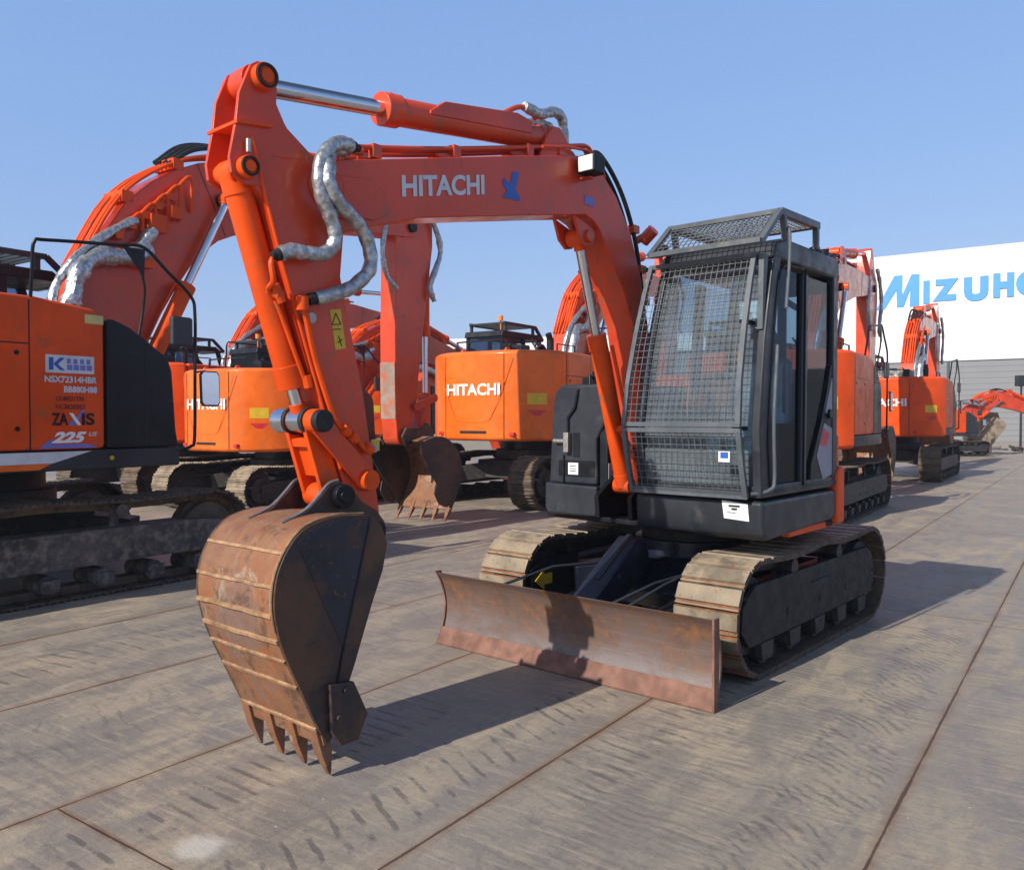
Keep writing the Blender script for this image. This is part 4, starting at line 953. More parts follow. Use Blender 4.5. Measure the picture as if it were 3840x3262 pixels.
    for i in range(1, n):
        y = ya + (yb - ya) * i / n; wm.tube([(A_[0], y, A_[1]), (B_[0], y, B_[1] + .006), (D_[0], y, D_[1])], .0038, 4, caps=False)
    for i in range(1, 8):
        q = i / 8; x, z = A_[0] + (B_[0] - A_[0]) * q, A_[1] + (B_[1] - A_[1]) * q; wm.tube([(x, ya, z), (x, yb, z)], .0038, 4, caps=False)
    for i in range(1, 15):
        q = i / 15; x, z = B_[0] + (D_[0] - B_[0]) * q, B_[1] + (D_[1] - B_[1]) * q; wm.tube([(x, ya, z), (x, yb, z)], .0038, 4, caps=False)
    wm.build('guard_mesh', 'wire', t)
    ft = MB()
    for (x, y) in ((.05, 1.02), (.18, 1.0)): ft.cyl((x, y, 2.93), (x, y, 3.0), .04, 14)
    ft.box((1.0, C0 + .03, 2.93), (1.08, C0 + .10, 2.99)); ft.build('roof_fittings', 'black', R, bev=.004)
    ds = MB(); ds.prism([(1.20, 2.80), (1.22, 2.30), (1.19, 2.30), (1.13, 2.80)], C1 - .06, C1 - .02); ds.build('pillar_deflector', 'grey', R, bev=.006)
    for o in [o for o in COL.objects if o.parent == R and o.name.split('.')[0] in ('cab', 'roof', 'far_side_glass', 'windscreen', 'rear_glass', 'rear_window_frame')]:
        for v in o.data.vertices:
            if v.co.y < .45: v.co.y += .085 * max(0, (v.co.z - 1.65) / 1.15)
    regroup(R, 'cab', {'roof', 'rear_side_panel', 'stripe_decal', 'red_decal', 'door_lock', 'side_glass', 'far_side_glass', 'windscreen', 'rear_glass', 'window_bars', 'rear_window_frame', 'door_seal', 'handrail', 'seat', 'console', 'levers', 'interior_tag', 'cab_floor', 'document_bag', 'front_guard_mesh', 'guard_frame', 'guard_mounts', 'perforated_strip', 'blue_sticker', 'blue_mark', 'white_notice', 'notice_print', 'roof_guard', 'guard_mesh', 'roof_fittings', 'pillar_deflector', 'cab_base'})
    return R
compact = build_compact()

# ------------------------------------------------------------------ the larger excavators standing around
HX = math.atan2(.828, .56)
GROUP = 'large orange excavators parked in rows behind'
def build_large(label, loc, head=HX, scale=1.0, phi=0.0, psi=0.0, chi=0.0, paint='orange', hero=False, lettering=True, hood_box=False,
                cat='excavator', name='excavator', bucket_mats=('rust', 'bucketside', 'rust', 'rust'), shoes='track_old', text_mat='white', guard=True):
    R = empty(name, loc, head); R.scale = (scale,) * 3
    tag(R, label, cat, GROUP)
    for (ya, yb, o) in ((.93, 1.47, 1), (-1.47, -.93, -1)):
        make_track(R, -2.25, 2.25, ya, yb, .95, .20, (shoes, 'track_old' if hero else 'trackdark'), o, lug=.03, rollers=7, frame_mat='muddy' if hero else 'trackdark', roller_mat='muddy' if hero else None)
    ch = MB(); ch.prism([(-.9, .45), (.9, .45), (.8, .80), (-.8, .80)], -.75, .75)
    for s in (1, -1):
        for q in (.95, -.95): ch.obox((q * .6, s * .4, .62), (q * 1.15, s * 1.0, .52), .34, .30)
    ch.cyl((0, 0, .80), (0, 0, 1.0), .72, 40); ch.build('chassis', 'trackdark', R, bev=.015)
    tt = MB(); tt.cyl((0, 0, 1.0), (0, 0, 1.22), .62, 40); tt.build('turntable', 'black', R)
    tail = [(-1.15, 1.46), (-1.45, 1.32), (-1.78, .98), (-1.94, .66), (-1.98, .4), (-1.98, -.4), (-1.94, -.66), (-1.78, -.98), (-1.45, -1.32), (-1.15, -1.46)]
    dk = MB(); dk.prism([(1.35, -1.44), (1.35, -.6), (1.45, -.5), (1.45, 1.42), (-1.14, 1.42)] + [(x + .04, y * .97) for x, y in tail[1:-1]] + [(-1.14, -1.44)], 1.225, 1.415, 'xy')
    dk.build('deck', 'charcoal', R, bev=.02)
    cw = MB(); cw.prism(tail + [(-1.06, -1.46), (-1.06, 1.46)], 1.20, 2.84, 'xy'); cwo = cw.build('counterweight', paint, R, bev=.08, ang=25)
    cl_ = MB(); cl_.tube(smooth_path([(-1.925, .80, 2.72), (-1.978, .62, 2.1), (-1.984, .45, 1.72), (-1.984, .30, 1.56), (-1.984, -.30, 1.56), (-1.984, -.45, 1.72), (-1.978, -.62, 2.1), (-1.925, -.80, 2.72)], 6), .006, 6); cl_.build('shield_line', paint, cwo)
    # engine bay and doors
    eb = MB(); eb.prism([(-1.05, 1.42), (.54, 1.42), (.54, 2.66), (.46, 2.76), (-.1, 2.82), (-1.05, 2.83)], -1.45, -.62); eb.build('side_body', paint, R, bev=.05)
    sm = MB()
    for x in (-.17, -1.08): sm.box((x - .006, -1.4515, 1.43), (x + .006, -1.449, 2.78))
    sm.box((-1.07, -1.4515, 2.38), (-.17, -1.449, 2.392))
    for (x, z) in ((-.28, 2.30), (-.95, 2.30), (-.28, 1.62)): sm.cyl((x, -1.45, z), (x, -1.456, z), .022, 12)
    sm.build('door_seams', 'black', R)
    lb = MB(); lb.box((-1.05, .55, 1.42), (-.32, 1.45, 2.62)); lb.build('left_body', paint, R, bev=.05)
    cb_ = MB(); cb_.box((-1.05, -.62, 1.42), (-.2, .55, 2.78)); cb_.build('engine_cover', paint, R, bev=.06)
    fb = MB(); fb.prism([(.56, 1.42), (.56, 2.68), (.64, 2.68), (.80, 2.62), (.99, 2.50), (1.22, 2.34), (1.27, 2.2), (1.31, 1.60), (1.34, 1.42)], -1.445, -.72); fb.build('front_box', 'black' if hero else 'charcoal', R, bev=.03)
    sm = MB(); sm.box((.62, -1.4475, 2.36), (1.20, -1.444, 2.372)); sm.box((.96, -1.4475, 1.44), (.97, -1.444, 2.36)); sm.cyl((1.05, -1.445, 1.98), (1.05, -1.452, 1.98), .02, 10); sm.build('box_seams', 'rubber', R)
    if hood_box: hb = MB(); hb.prism([(-1.7, 2.80), (-1.62, 3.06), (-.9, 3.06), (-.75, 2.80)], -.62, .62); hb.build('hood_grille', 'black', R, bev=.04)
    rs0 = random.Random(int(abs(loc[0]) * 7) + 1)
    hc = MB()
    for (x, y, w_, d_, h_) in ((-.78, -.25, .30, .26, .22), (-.42, .25, .26, .22, .30), (-.62, .62, .22, .18, .16), (-1.15, .20, .20, .30, .10)):
        hc.box((x - w_ / 2, y - d_ / 2, 2.76), (x + w_ / 2, y + d_ / 2, 2.80 + h_))
    hc.build('air_cleaner_housing', 'black', R, bev=.03)
    hr2 = MB(); hr2.tube(smooth_path([(-1.2, .95, 2.80), (-1.2, .95, 3.05), (-1.15, .9, 3.10), (-1.15, -.1, 3.10), (-1.2, -.2, 3.05), (-1.2, -.2, 2.80)], 4), .016, 8)
    hr2.tube([(-1.0, -1.2, 2.80), (-1.0, -1.2, 2.98), (-.35, -1.2, 2.98), (-.35, -1.2, 2.80)], .016, 8)
    for k in range(4): hr2.tube(smooth_path([(-.5 + .05 * k, -.45, 2.78), (-.4, -.40 + .05 * k, 3.0 + .05 * k), (-.1, -.35 + .04 * k, 3.05), (.2, -.3 + .04 * k, 2.8)], 4), .018, 8)
    hr2.build('top_rail', 'black', R)
    cs_ = MB()
    for yy in (-.66, .66): cs_.obox((-1.944, yy, 1.26), (-1.944, yy, 2.76), .010, .008, (1, 0, 0))
    cs_.obox((-1.985, -.30, 1.36), (-1.985, .30, 1.36), .006, .05); cs_.build('seam', 'rubber', cwo)
    le = MB()
    for yy in (-.5, .5): le.ring((-1.6, yy, 2.84), (0, 1, 0), .07, .04, .03, 14)
    le.build('lifting_eye', paint, cwo)
    for yy in (-.80, .80): each('tail_light', 'red', cwo, [lambda g: g.box((-1.91, yy - .05, 1.30), (-1.86, yy + .05, 1.36))])
    ex = MB(); ex.cyl((-.75, -.9, 2.80), (-.75, -.9, 3.12), .07, 16); ex.cyl((-.75, -.9, 3.08), (-.82, -.9, 3.20), .06, 16)
    ex.build('exhaust', 'black', R)
    # markings
    if lettering:
        tx = MB(); text_into(tx, 'HITACHI', (-1.983, .60, 2.03), (0, -1, 0), (0, 0, 1), .215, 1.20, bold=.03); tx.build('lettering', text_mat, cwo)
        sw = MB(); pts = [(-1.984, .72, 2.34), (-1.984, .60, 1.85), (-1.984, .36, 1.58), (-1.984, -.36, 1.58), (-1.984, -.60, 1.85), (-1.984, -.72, 2.34)]
        p1 = Vector((-1.86, -.82, 0)); 
    d = Vector((-1.45 + 1.78, -1.32 + .98, 0)).normalized(); nn = Vector((d.y, -d.x, 0)); o = Vector((-1.78, -.98, 0))
    if nn.x > 0: nn = -nn
    yl = MB(); a, b = o + d * .06 + nn * .003, o + d * .42 + nn * .003
    yl.add([(a.x, a.y, 1.86), (b.x, b.y, 1.86), (b.x, b.y, 2.06), (a.x, a.y, 2.06)], [(0, 1, 2, 3)]); yl.build('warning_sticker', 'yellow' if not hero else 'paleyellow', cwo)
    rd = MB(); rd.add([(a.x, a.y, 1.76), (b.x, b.y, 1.76), ((a.x * 2 + b.x) / 3, (a.y * 2 + b.y) / 3, 1.66), ((a.x + b.x * 2) / 3, (a.y + b.y * 2) / 3, 1.66)], [(0, 1, 3, 2)]); rd.build('red_reflector', 'red', cwo)
    # cab on the left
    cf = MB()
    for y in (.54, 1.40):
        cf.prism([(-.30, 1.42), (-.22, 1.42), (-.22, 3.32), (-.30, 3.32)], y - .035, y + .035); cf.prism([(.48, 1.42), (.58, 1.42), (.56, 3.3), (.46, 3.3)], y - .03, y + .03)
        cf.prism([(1.42, 1.42), (1.50, 1.9), (1.36, 2.7), (1.16, 3.32), (1.06, 3.32), (1.26, 2.7), (1.40, 1.9), (1.32, 1.42)], y - .035, y + .035)
    cf.box((-.3, .52, 1.42), (1.40, 1.42, 1.52)); cf.box((-.3, .52, 1.52), (-.25, 1.42, 2.1)); cf.box((-.26, 1.37, 1.5), (.5, 1.41, 2.25)); cf.prism([(-.34, 3.28), (-.30, 3.40), (1.05, 3.40), (1.22, 3.28)], .50, 1.45)
    cf.build('cab', 'black', R, bev=.012)
    gs = MB(); gs.box((-.24, 1.39, 2.2), (.47, 1.396, 3.28)); gs.box((-.24, .54, 1.55), (.47, .546, 3.28)); gs.box((-.285, .56, 2.1), (-.279, 1.38, 3.28))
    gs.prism([(.58, 1.55), (1.36, 1.55), (1.42, 1.9), (1.3, 2.7), (1.1, 3.28), (.58, 3.28)], 1.39, 1.396); gs.build('cab_glass', 'tint', R)
    st = MB(); st.box((.0, .72, 1.55), (.14, 1.22, 2.45)); st.box((.05, .72, 1.55), (.65, 1.22, 1.85)); st.box((.03, .84, 2.42), (.13, 1.10, 2.65)); st.build('seat', 'black', R, bev=.04)
    if guard:
        g = MB()
        for y in (.55, 1.40): g.obox((-.2, y, 3.56), (1.0, y, 3.56), .05, .06); g.obox((1.0, y, 3.56), (1.30, y, 3.30), .05, .06); g.obox((-.15, y, 3.39), (-.15, y, 3.56), .05, .05, (1, 0, 0)); g.obox((.9, y, 3.39), (.9, y, 3.56), .05, .05, (1, 0, 0))
        for i in range(13): x = -.2 + 1.2 * i / 12; g.obox((x, .55, 3.56), (x, 1.40, 3.56), .03, .03)
        g.obox((1.30, .55, 3.30), (1.30, 1.40, 3.30), .05, .05); g.build('roof_guard', 'charcoal', R)
    be = MB(); be.cyl((-.2, .62, 3.42), (-.2, .62, 3.66), .015, 8); be.cyl((-.2, .62, 3.60), (-.2, .62, 3.70), .05, 14); be.build('beacon', 'amber', R)
    # handrails and mirrors at the right front
    hr = MB(); y = -1.50
    hr.tube(smooth_path([(-.14, y + .08, 2.80), (-.14, y + .04, 3.10), (-.13, y + .02, 3.30), (-.02, y, 3.33), (.65, y, 3.40), (.92, y, 3.42), (1.18, y, 3.22), (1.45, y, 3.0), (1.50, y, 2.80), (1.495, y, 2.2), (1.485, y, 1.52), (1.44, y, 1.42), (1.34, y + .05, 1.38)], 5), .017, 8)
    hr.tube(smooth_path([(.80, y, 3.38), (.93, y + .02, 3.08), (.95, y + .06, 2.85), (.90, y + .08, 2.50)], 5), .014, 8)
    hr.prism([(.70, 3.395), (.93, 3.40), (.92, 3.12)], y - .006, y + .006)
    hr.build('handrail', 'black', R)
    mr = MB(); mr.box((1.20, y - .05, 2.46), (1.45, y + .02, 2.77)); mo = mr.build('mirror', 'plastic', R, bev=.03)
    mr = MB(); mr.tube([(1.49, y, 2.20), (1.60, y - .02, 2.22), (1.64, y - .02, 2.1)], .012, 6); mr.prism([(1.53, 1.88), (1.56, 1.84), (1.74, 1.84), (1.77, 1.88), (1.76, 2.18), (1.73, 2.22), (1.55, 2.22), (1.52, 2.18)], y - .055, y - .03); mm = mr.build('round_mirror', 'plastic', R, bev=.01)
    mg = MB(); mg.prism([(1.545, 1.89), (1.57, 1.86), (1.73, 1.86), (1.755, 1.89), (1.745, 2.17), (1.72, 2.205), (1.56, 2.205), (1.535, 2.17)], y - .060, y - .054); mg.build('mirror_glass', 'mirror', mm)
    # front linkage, defined for the posed machine then turned about its pins
    FT = (.75, 1.75); PV = (6.30, 4.78); HG = (6.12, 1.42)
    ph, ps, ck = math.radians(phi), math.radians(psi), math.radians(chi)
    TB = lambda p: rot2(p, FT, ph)
    TA = lambda p: rot2(rot2(p, PV, ps), FT, ph)
    TK = lambda p: rot2(rot2(rot2(p, HG, ck), PV, ps), FT, ph)
    Y0, Y1 = -.36, .02; yc = -.17
    topl = [(.60, 1.75), (.66, 2.55), (.85, 3.25), (1.43, 4.15), (1.75, 4.45), (2.06, 4.66), (2.38, 4.82), (2.7, 4.92), (3.3, 4.99), (4.6, 5.03), (6.1, 4.99)]
    botl = [(6.2, 4.60), (5.5, 4.53), (4.2, 4.36), (3.3, 4.16), (2.95, 4.06), (2.65, 3.92), (2.35, 3.68), (2.05, 3.25), (1.6, 2.5), (1.15, 1.8), (.95, 1.55), (.75, 1.55)]
    bm_ = MB(); bm_.prism([TB(p) for p in topl + arcpts(PV, .17, 60, -60, 6) + botl], Y0, Y1); bo = bm_.build('boom', 'orange_red', R, bev=.015, ang=40)
    for x0, z0, x1, z1 in ((2.35, 4.80, 2.75, 4.0), (4.9, 5.02, 4.85, 4.46)):
        sm = MB(); a, b = TB((x0, z0)), TB((x1, z1)); sm.obox((a[0], Y0 - .001, a[1]), (b[0], Y0 - .001, b[1]), .014, .005, (0, 1, 0)); sm.build('weld_seam', 'darkred', bo)
    a1_, a2_ = TB(PV), TB((2.69, 4.42))
    each('boom_pin', 'black', bo, [lambda g: g.cyl((a1_[0], Y0 - .05, a1_[1]), (a1_[0], Y1 + .05, a1_[1]), .09, 24), lambda g: g.cyl((a2_[0], Y0 - .16, a2_[1]), (a2_[0], Y1 + .16, a2_[1]), .085, 24)], bev=.005)
    # boom clutter: pipes, valve block, hoses
    pp = MB(); base = [(.95, 3.32), (1.43, 4.15), (2.06, 4.66), (2.7, 4.92), (3.3, 4.99), (4.6, 5.03)]
    for k, y in enumerate((-.33, -.27, -.21, -.12, -.05, .0)):
        q = []
        for (x, z) in base: a = TB((x - .05, z + .06 + .012 * (k % 2))); q.append((a[0], y, a[1]))
        pp.tube(smooth_path(q, 5), .020, 8)
    for (x, z) in ((1.45, 4.20), (2.1, 4.72), (3.2, 5.02), (4.3, 5.06)):
        a = TB((x, z)); pp.box((a[0] - .07, -.36, a[1] - .05), (a[0] + .07, .02, a[1] + .08))
    if True:
        rs = random.Random(int(loc[0] * 10))
        for k in range(5):
            x = 1.30 + .16 * k; z = 3.75 + .14 * k; a, b, c = TB((x, z)), TB((x + .25, z + .28)), TB((x + .30, z - .12))
            pp.tube(smooth_path([(a[0], Y0 - .06, a[1]), (b[0], Y0 - .09, b[1]), (c[0], Y0 - .03, c[1])], 5), .022, 8)
            pp.box((a[0] - .05, Y0 - .10, a[1] - .05), (a[0] + .04, Y0, a[1] + .04))
        for (x, z, s_) in ((1.75, 3.95, .10), (1.55, 3.55, .13), (1.98, 4.12, .07)):
            a = TB((x, z)); pp.box((a[0] - s_, Y0 - .14, a[1] - s_), (a[0] + s_, Y0, a[1] + s_))
    pp.build('boom_pipes', 'orange', bo, bev=.004)
    bh = MB()
    for k, y in enumerate((-.30, -.22, -.10, -.02)):
        q = [TB(p) for p in ((2.0, 4.72 + .02 * k), (2.35, 4.98 + .03 * k), (2.8, 5.10 + .03 * k), (3.3, 5.12 + .02 * k), (3.6, 5.06))]
        bh.tube(smooth_path([(a[0], y, a[1]) for a in q], 5), .028, 8)
    bh.build('boom_hoses', 'rubber', bo)
    fb = MB()
    q = [(.62, -.50, 2.70), (.72, -.52, 2.98), (.80, -.52, 3.25)] + [(TB(p)[0], -.50, TB(p)[1]) for p in ((1.02, 3.45), (1.35, 3.50), (1.62, 3.62))]
    foil_tube(fb, q, .095, 14, .22, 3.0, 6)
    q = [(.55, -.40, 2.75), (.62, -.40, 3.1)] + [(TB(p)[0], -.42, TB(p)[1]) for p in ((.85, 3.45), (1.15, 3.72), (1.5, 3.95))]
    foil_tube(fb, q, .05, 12, .25, 5.0, 6)
    a, b = TB((1.45, 3.55)), TB((1.70, 3.86)); foil_tube(fb, [(a[0], -.46, a[1]), ((a[0] + b[0]) / 2, -.46, (a[1] + b[1]) / 2), (b[0], -.46, b[1])], .075, 12, .15, 6.0, 6)
    fb.build('wrapped_hoses', 'foil', R)
    # cylinders
    for y in (Y0 - .12, Y1 + .12): cylinder_part(R, (1.22, 1.55), TB((2.69, 4.42)), .60, .095, .050, y, 'orange', 'boom_cylinder', eye=.06, pipes=True)
    cylinder_part(R, TB((3.1, 5.22)), TA((6.15, 5.62)), .58, .105, .06, yc, 'orange', 'arm_cylinder', eye=.1, pipes=False)
    mt = MB(); a = TB((3.1, 5.22))
    for y in (yc - .15, yc + .15): mt.prism([TB(p) for p in ((2.75, 4.90), (3.02, 5.33), (3.18, 5.33), (3.45, 4.98))], y - .02, y + .02)
    mt.build('cylinder_mount', 'orange_red', R)
    ar = [(5.98, 5.40), (6.05, 5.68), (6.18, 5.76), (6.30, 5.68), (6.55, 5.2), (6.86, 4.95), (6.86, 4.55), (6.68, 3.5), (6.42, 1.9), (6.30, 1.55)] + arcpts(HG, .14, 20, -170, 6) + [(5.95, 1.7), (5.93, 3.0), (5.96, 4.55), (5.92, 4.9)]
    am = MB(); am.prism([TA(p) for p in ar], -.33, -.01); amo = am.build('arm', 'orange_red', R, bev=.012, ang=40)
    cylinder_part(R, TA((6.85, 4.80)), TA((6.85, 2.05)), .62, .08, .045, yc, 'orange', 'bucket_cylinder', eye=.1, pipes=True)
    wn_ = MB(); wn_.prism([TA(p) for p in ((5.948, 1.70), (5.928, 2.60), (5.922, 2.60), (5.942, 1.70))], -.325, -.015); wn_.build('worn_paint_strip', 'steelgrey', amo)
    lk = MB()
    for y in (-.38, .04):
        for (p, q) in (((6.85, 2.05), (6.33, 1.88)),): a, b = TA(p), TA(q); lk.obox((a[0], y, a[1]), (b[0], y, b[1]), .03, .13, (0, 1, 0)) if False else lk.prism(arcpts(a, .07, 0, 360, 12)[:-1], y - .015, y + .015).obox((a[0], y, a[1]), (b[0], y, b[1]), .028, .12)
    a, b = TA((6.85, 2.05)), TK((6.62, 1.52)); lk.obox((a[0], yc, a[1]), (b[0], yc, b[1]), .22, .12)
    lk.build('bucket_link', 'orange_red', R, bev=.004)
    ah = MB()
    q = [TA(p) for p in ((6.45, 5.25), (6.75, 5.0), (6.98, 4.5), (6.72, 3.9), (6.82, 3.65))]
    foil_tube(ah, [(a[0], -.40, a[1]) for a in q], .045, 12, .25, 8.0, 8)
    q = [TA(p) for p in ((5.8, 5.0), (5.62, 4.4), (5.70, 3.95), (5.95, 3.75))]
    foil_tube(ah, [(a[0], -.36, a[1]) for a in q], .04, 12, .25, 2.0, 8)
    ah.build('wrapped_arm_hoses', 'foil', R)
    prof = [TK(p) for p in ((6.20, 1.36), (6.50, 1.42), (6.78, 1.36), (7.02, 1.16), (7.12, .92), (7.10, .68), (6.98, .42), (6.84, .22))]
    opn = [TK(p) for p in ((6.80, .25), (6.62, .48), (6.30, .85), (6.08, 1.15), (6.08, 1.30))]
    l0, l1 = TK((6.84, .22)), TK((6.70, .0))
    make_bucket(R, prof, -.72, .38, l0, (l1[0] - l0[0], l1[1] - l0[1]), bucket_mats, 5, ribs=[(.5, .03, .015), (.8, .03, .015)], opening=opn,
                ears=([TK(p) for p in ((6.08, 1.28), (6.0, 1.42), (6.10, 1.56), (6.24, 1.54), (6.45, 1.52), (6.60, 1.64), (6.74, 1.56), (6.80, 1.36), (6.5, 1.38))], ((-.42, -.38), (.04, .08))),
                cutter=[TK(p) for p in ((6.60, .52), (6.42, .66), (6.38, .50), (6.50, .32), (6.70, .26), (6.75, .34))], tooth_len=.24)
    regroup(R, 'cab', {'cab_glass', 'seat', 'roof_guard', 'beacon'})
    return R, TB, TA

# the big one on the left, seen from its side
L2, _, _ = build_large('big orange excavator with looped black handrails and white numbers on its dark red side door', (-5.44, 8.46, 0), hero=True, shoes='track_old', lettering=False)
def m2_marks(R):
    y = -1.4535
    def T(s, x, z, h, w, mat, name, bold=.02, shear=0):
        m = MB(); text_into(m, s, (x, y, z), (1, 0, 0), (0, 0, 1), h, w, bold=bold, shear=shear, depth=.002); m.build(name, mat, R)
    mb = MB(); mb.box((-.03, y - .0005, 2.135), (.425, y + .003, 2.30)); mb.build('dealer_sticker', 'whitedull', R)
    mb = MB(); yy = y - .003
    mb.box((.0, yy, 2.16), (.04, yy + .002, 2.275)); mb.prism([(.04, 2.215), (.10, 2.275), (.145, 2.275), (.08, 2.215), (.145, 2.16), (.10, 2.16)], yy, yy + .002)
    mb.build('dealer_emblem', 'blue', R)
    mb = MB()
    for k in range(4): mb.box((.165 + .062 * k, yy, 2.165), (.215 + .062 * k, yy + .002, 2.215)); mb.box((.165 + .062 * k, yy, 2.225), (.20 + .062 * k, yy + .002, 2.27))
    mb.build('dealer_print', 'violet', R)
    T('NSX72314HBR', -.04, 2.045, .062, .49, 'whitedull', 'white_lettering', .03)
    T('BB880H88', .135, 1.955, .06, .315, 'whitedull', 'white_lettering', .03)
    T('COM231T9A', .06, 1.875, .045, .27, 'darkred', 'dark_lettering', .01)
    T('HCM3EBE1', .06, 1.80, .045, .27, 'darkred', 'dark_lettering', .01)
    T('ZA', .02, 1.65, .115, .15, 'black', 'model_name', .03); T('IS', .30, 1.65, .115, .125, 'black', 'model_name', .03)
    mb = MB(); mb.prism([(.20, 1.65), (.235, 1.65), (.34, 1.80), (.30, 1.79)], y - .0, y + .002); mb.prism([(.17, 1.65), (.20, 1.65), (.235, 1.70), (.215, 1.71)], y - .0, y + .002); mb.build('model_emblem', 'violet', R)
    mb = MB(); mb.prism([(.18, 1.765), (.215, 1.765), (.295, 1.65), (.26, 1.65)], y - .003, y + .001); mb.build('model_emblem_white', 'white', R)
    mb = MB(); mb.prism([(-.10, 1.437), (.02, 1.53), (.04, 1.535), (.02, 1.475), (.36, 1.475), (.46, 1.437)], y - .0, y + .002); mb.build('underline', 'violet', R)
    T('225', .015, 1.485, .105, .33, 'white', 'model_number', .05, .35); T('US', .365, 1.545, .04, .085, 'whitedull', 'model_number', .02, .3)
    mb = MB(); mb.add([(.33, -1.4460, 2.74), (.50, -1.4460, 2.70), (.52, -1.4530, 2.60), (.30, -1.4530, 2.62)], [(0, 1, 2, 3)]);
    mb = MB(); mb.box((.34, -1.4535, 2.615), (.52, -1.45, 2.70)); mb.build('yellow_sticker', 'paleyellow', R)
    y2 = -1.4425
    mb = MB(); mb.prism([(-1.1, 1.405), (.40, 1.405), (.03, 1.30), (-1.1, 1.30)], y2 - .002, y2 + .002); mb.build('white_stripe', 'whitedull', R)
    mb = MB(); mb.prism([(-1.1, 1.297), (.02, 1.297), (-.09, 1.245), (-1.1, 1.245)], y2 - .002, y2 + .002); mb.build('orange_stripe', 'orange_fresh', R)
    mb = MB(); mb.cyl((.30, -1.446, 1.33), (.30, -1.44, 1.33), .018, 14) if False else mb.cyl((.60, -1.448, 1.33), (.60, -1.44, 1.33), .022, 14); mb.build('tie_mark', 'yellow', R)
m2_marks(L2)
build_large('orange excavator half hidden behind the mirror and black box of the nearest left machine', (-4.55, 16.7, 0), phi=-17, psi=48, paint='orange_fresh', shoes='track', scale=.92)
build_large('orange excavator in the middle showing white lettering on its whole round counterweight', (.42, 17.9, 0), paint='orange_fresh', phi=2, scale=1.06, shoes='steel' if False else 'track_old')
build_large('orange excavator directly behind the caged cab, its arm hanging beside the warehouse corner', (5.08, 15.55, 0), paint='orange', phi=1)
build_large('orange excavator with black hood in front of the blue warehouse letters, its tracks end on', (11.3, 24.6, 0), paint='orange', hood_box=True, phi=0)
build_large('far orange excavator whose boom rises over the black handrails of the lettered one', (-7.2, 18.7, 0), paint='orange', phi=-4, lettering=False)
build_large('distant orange excavator glimpsed with its cab between two hanging arms', (-3.9, 25.2, 0), paint='orange', phi=-26, psi=30, lettering=False)
build_large('small distant orange excavator with a lowered boom before the grey siding', (19.6, 38.0, 0), head=math.radians(8), scale=.74, phi=-24, psi=40, paint='orange', lettering=False, guard=False, bucket_mats=('track', 'track', 'track', 'track'))

# ------------------------------------------------------------------ things by the warehouse
def yard_bits():
    R = empty('spare_bucket', (22.2, 39.0, .0), math.radians(170)); tag(R, 'tan muddy excavator bucket standing alone before the grey siding', 'bucket')
    make_bucket(R, [(-.55, 1.5), (-.1, 1.75), (.45, 1.6), (.8, 1.15), (.85, .7), (.6, .25), (.3, .06)], -.6, .6, (.3, .08), (-.9, -.08), ('track', 'track', 'track', 'track'), 5, name='spare', opening=[(.1, .3), (-.3, .9), (-.6, 1.3)], ears=([(-.5, 1.45), (-.35, 1.95), (.1, 2.0), (.3, 1.6)], ((-.3, -.25), (.25, .3))), tooth_len=.2)
    R = empty('boom_assembly', (23.8, 37.0, .0), math.radians(-10)); tag(R, 'orange excavator arm laid down on timber beside the tan spare bucket', 'excavator arm')
    m = MB(); m.prism([(-.8, .25), (-.6, .9), (.3, 1.45), (1.2, 1.6), (3.2, .9), (3.2, .35), (1.0, .5), (0, .25)], -.2, .2); m.build('arm_body', 'orange', R, bev=.02)
    m = MB(); m.cyl((-.5, -.1, .55), (.9, -.1, 1.75), .09, 14); m.build('cylinder', 'orange_red', R)
    m = MB(); m.box((-.7, -.5, 0), (-.5, .5, .25)); m.box((2.4, -.5, 0), (2.6, .5, .42)); m.build('timber_support', 'track', R)
    R = empty('lamp_post', (25.6, 42.0, 0)); tag(R, 'thin dark lamp post standing before the grey siding', 'lamp post')
    m = MB(); m.cyl((0, 0, 0), (0, 0, 3.4), .06, 12, .045); m.cyl((0, 0, 0), (0, 0, .2), .12, 12); m.build('pole', 'charcoal', R)
    m = MB(); m.box((-.28, -.12, 3.3), (.22, .12, 3.85)); m.build('lamp_head', 'charcoal', R, bev=.04)
    R = empty('scrap_pile', (20.5, 40.5, 0)); tag(R, 'grey heap of steel parts on the ground below the distant excavator', 'scrap pile', kind=None)
    rs = random.Random(3); m = MB()
    for i in range(26):
        x, y = rs.uniform(-1.5, 4.5), rs.uniform(-.8, .8); a = rs.uniform(0, PI); l = rs.uniform(.3, 1.0)
        m.obox((x, y, rs.uniform(.08, .35)), (x + l * math.cos(a), y + l * math.sin(a), rs.uniform(.08, .5)), rs.uniform(.05, .22), rs.uniform(.05, .2))
    m.build('steel_parts', 'steel', R)
yard_bits()

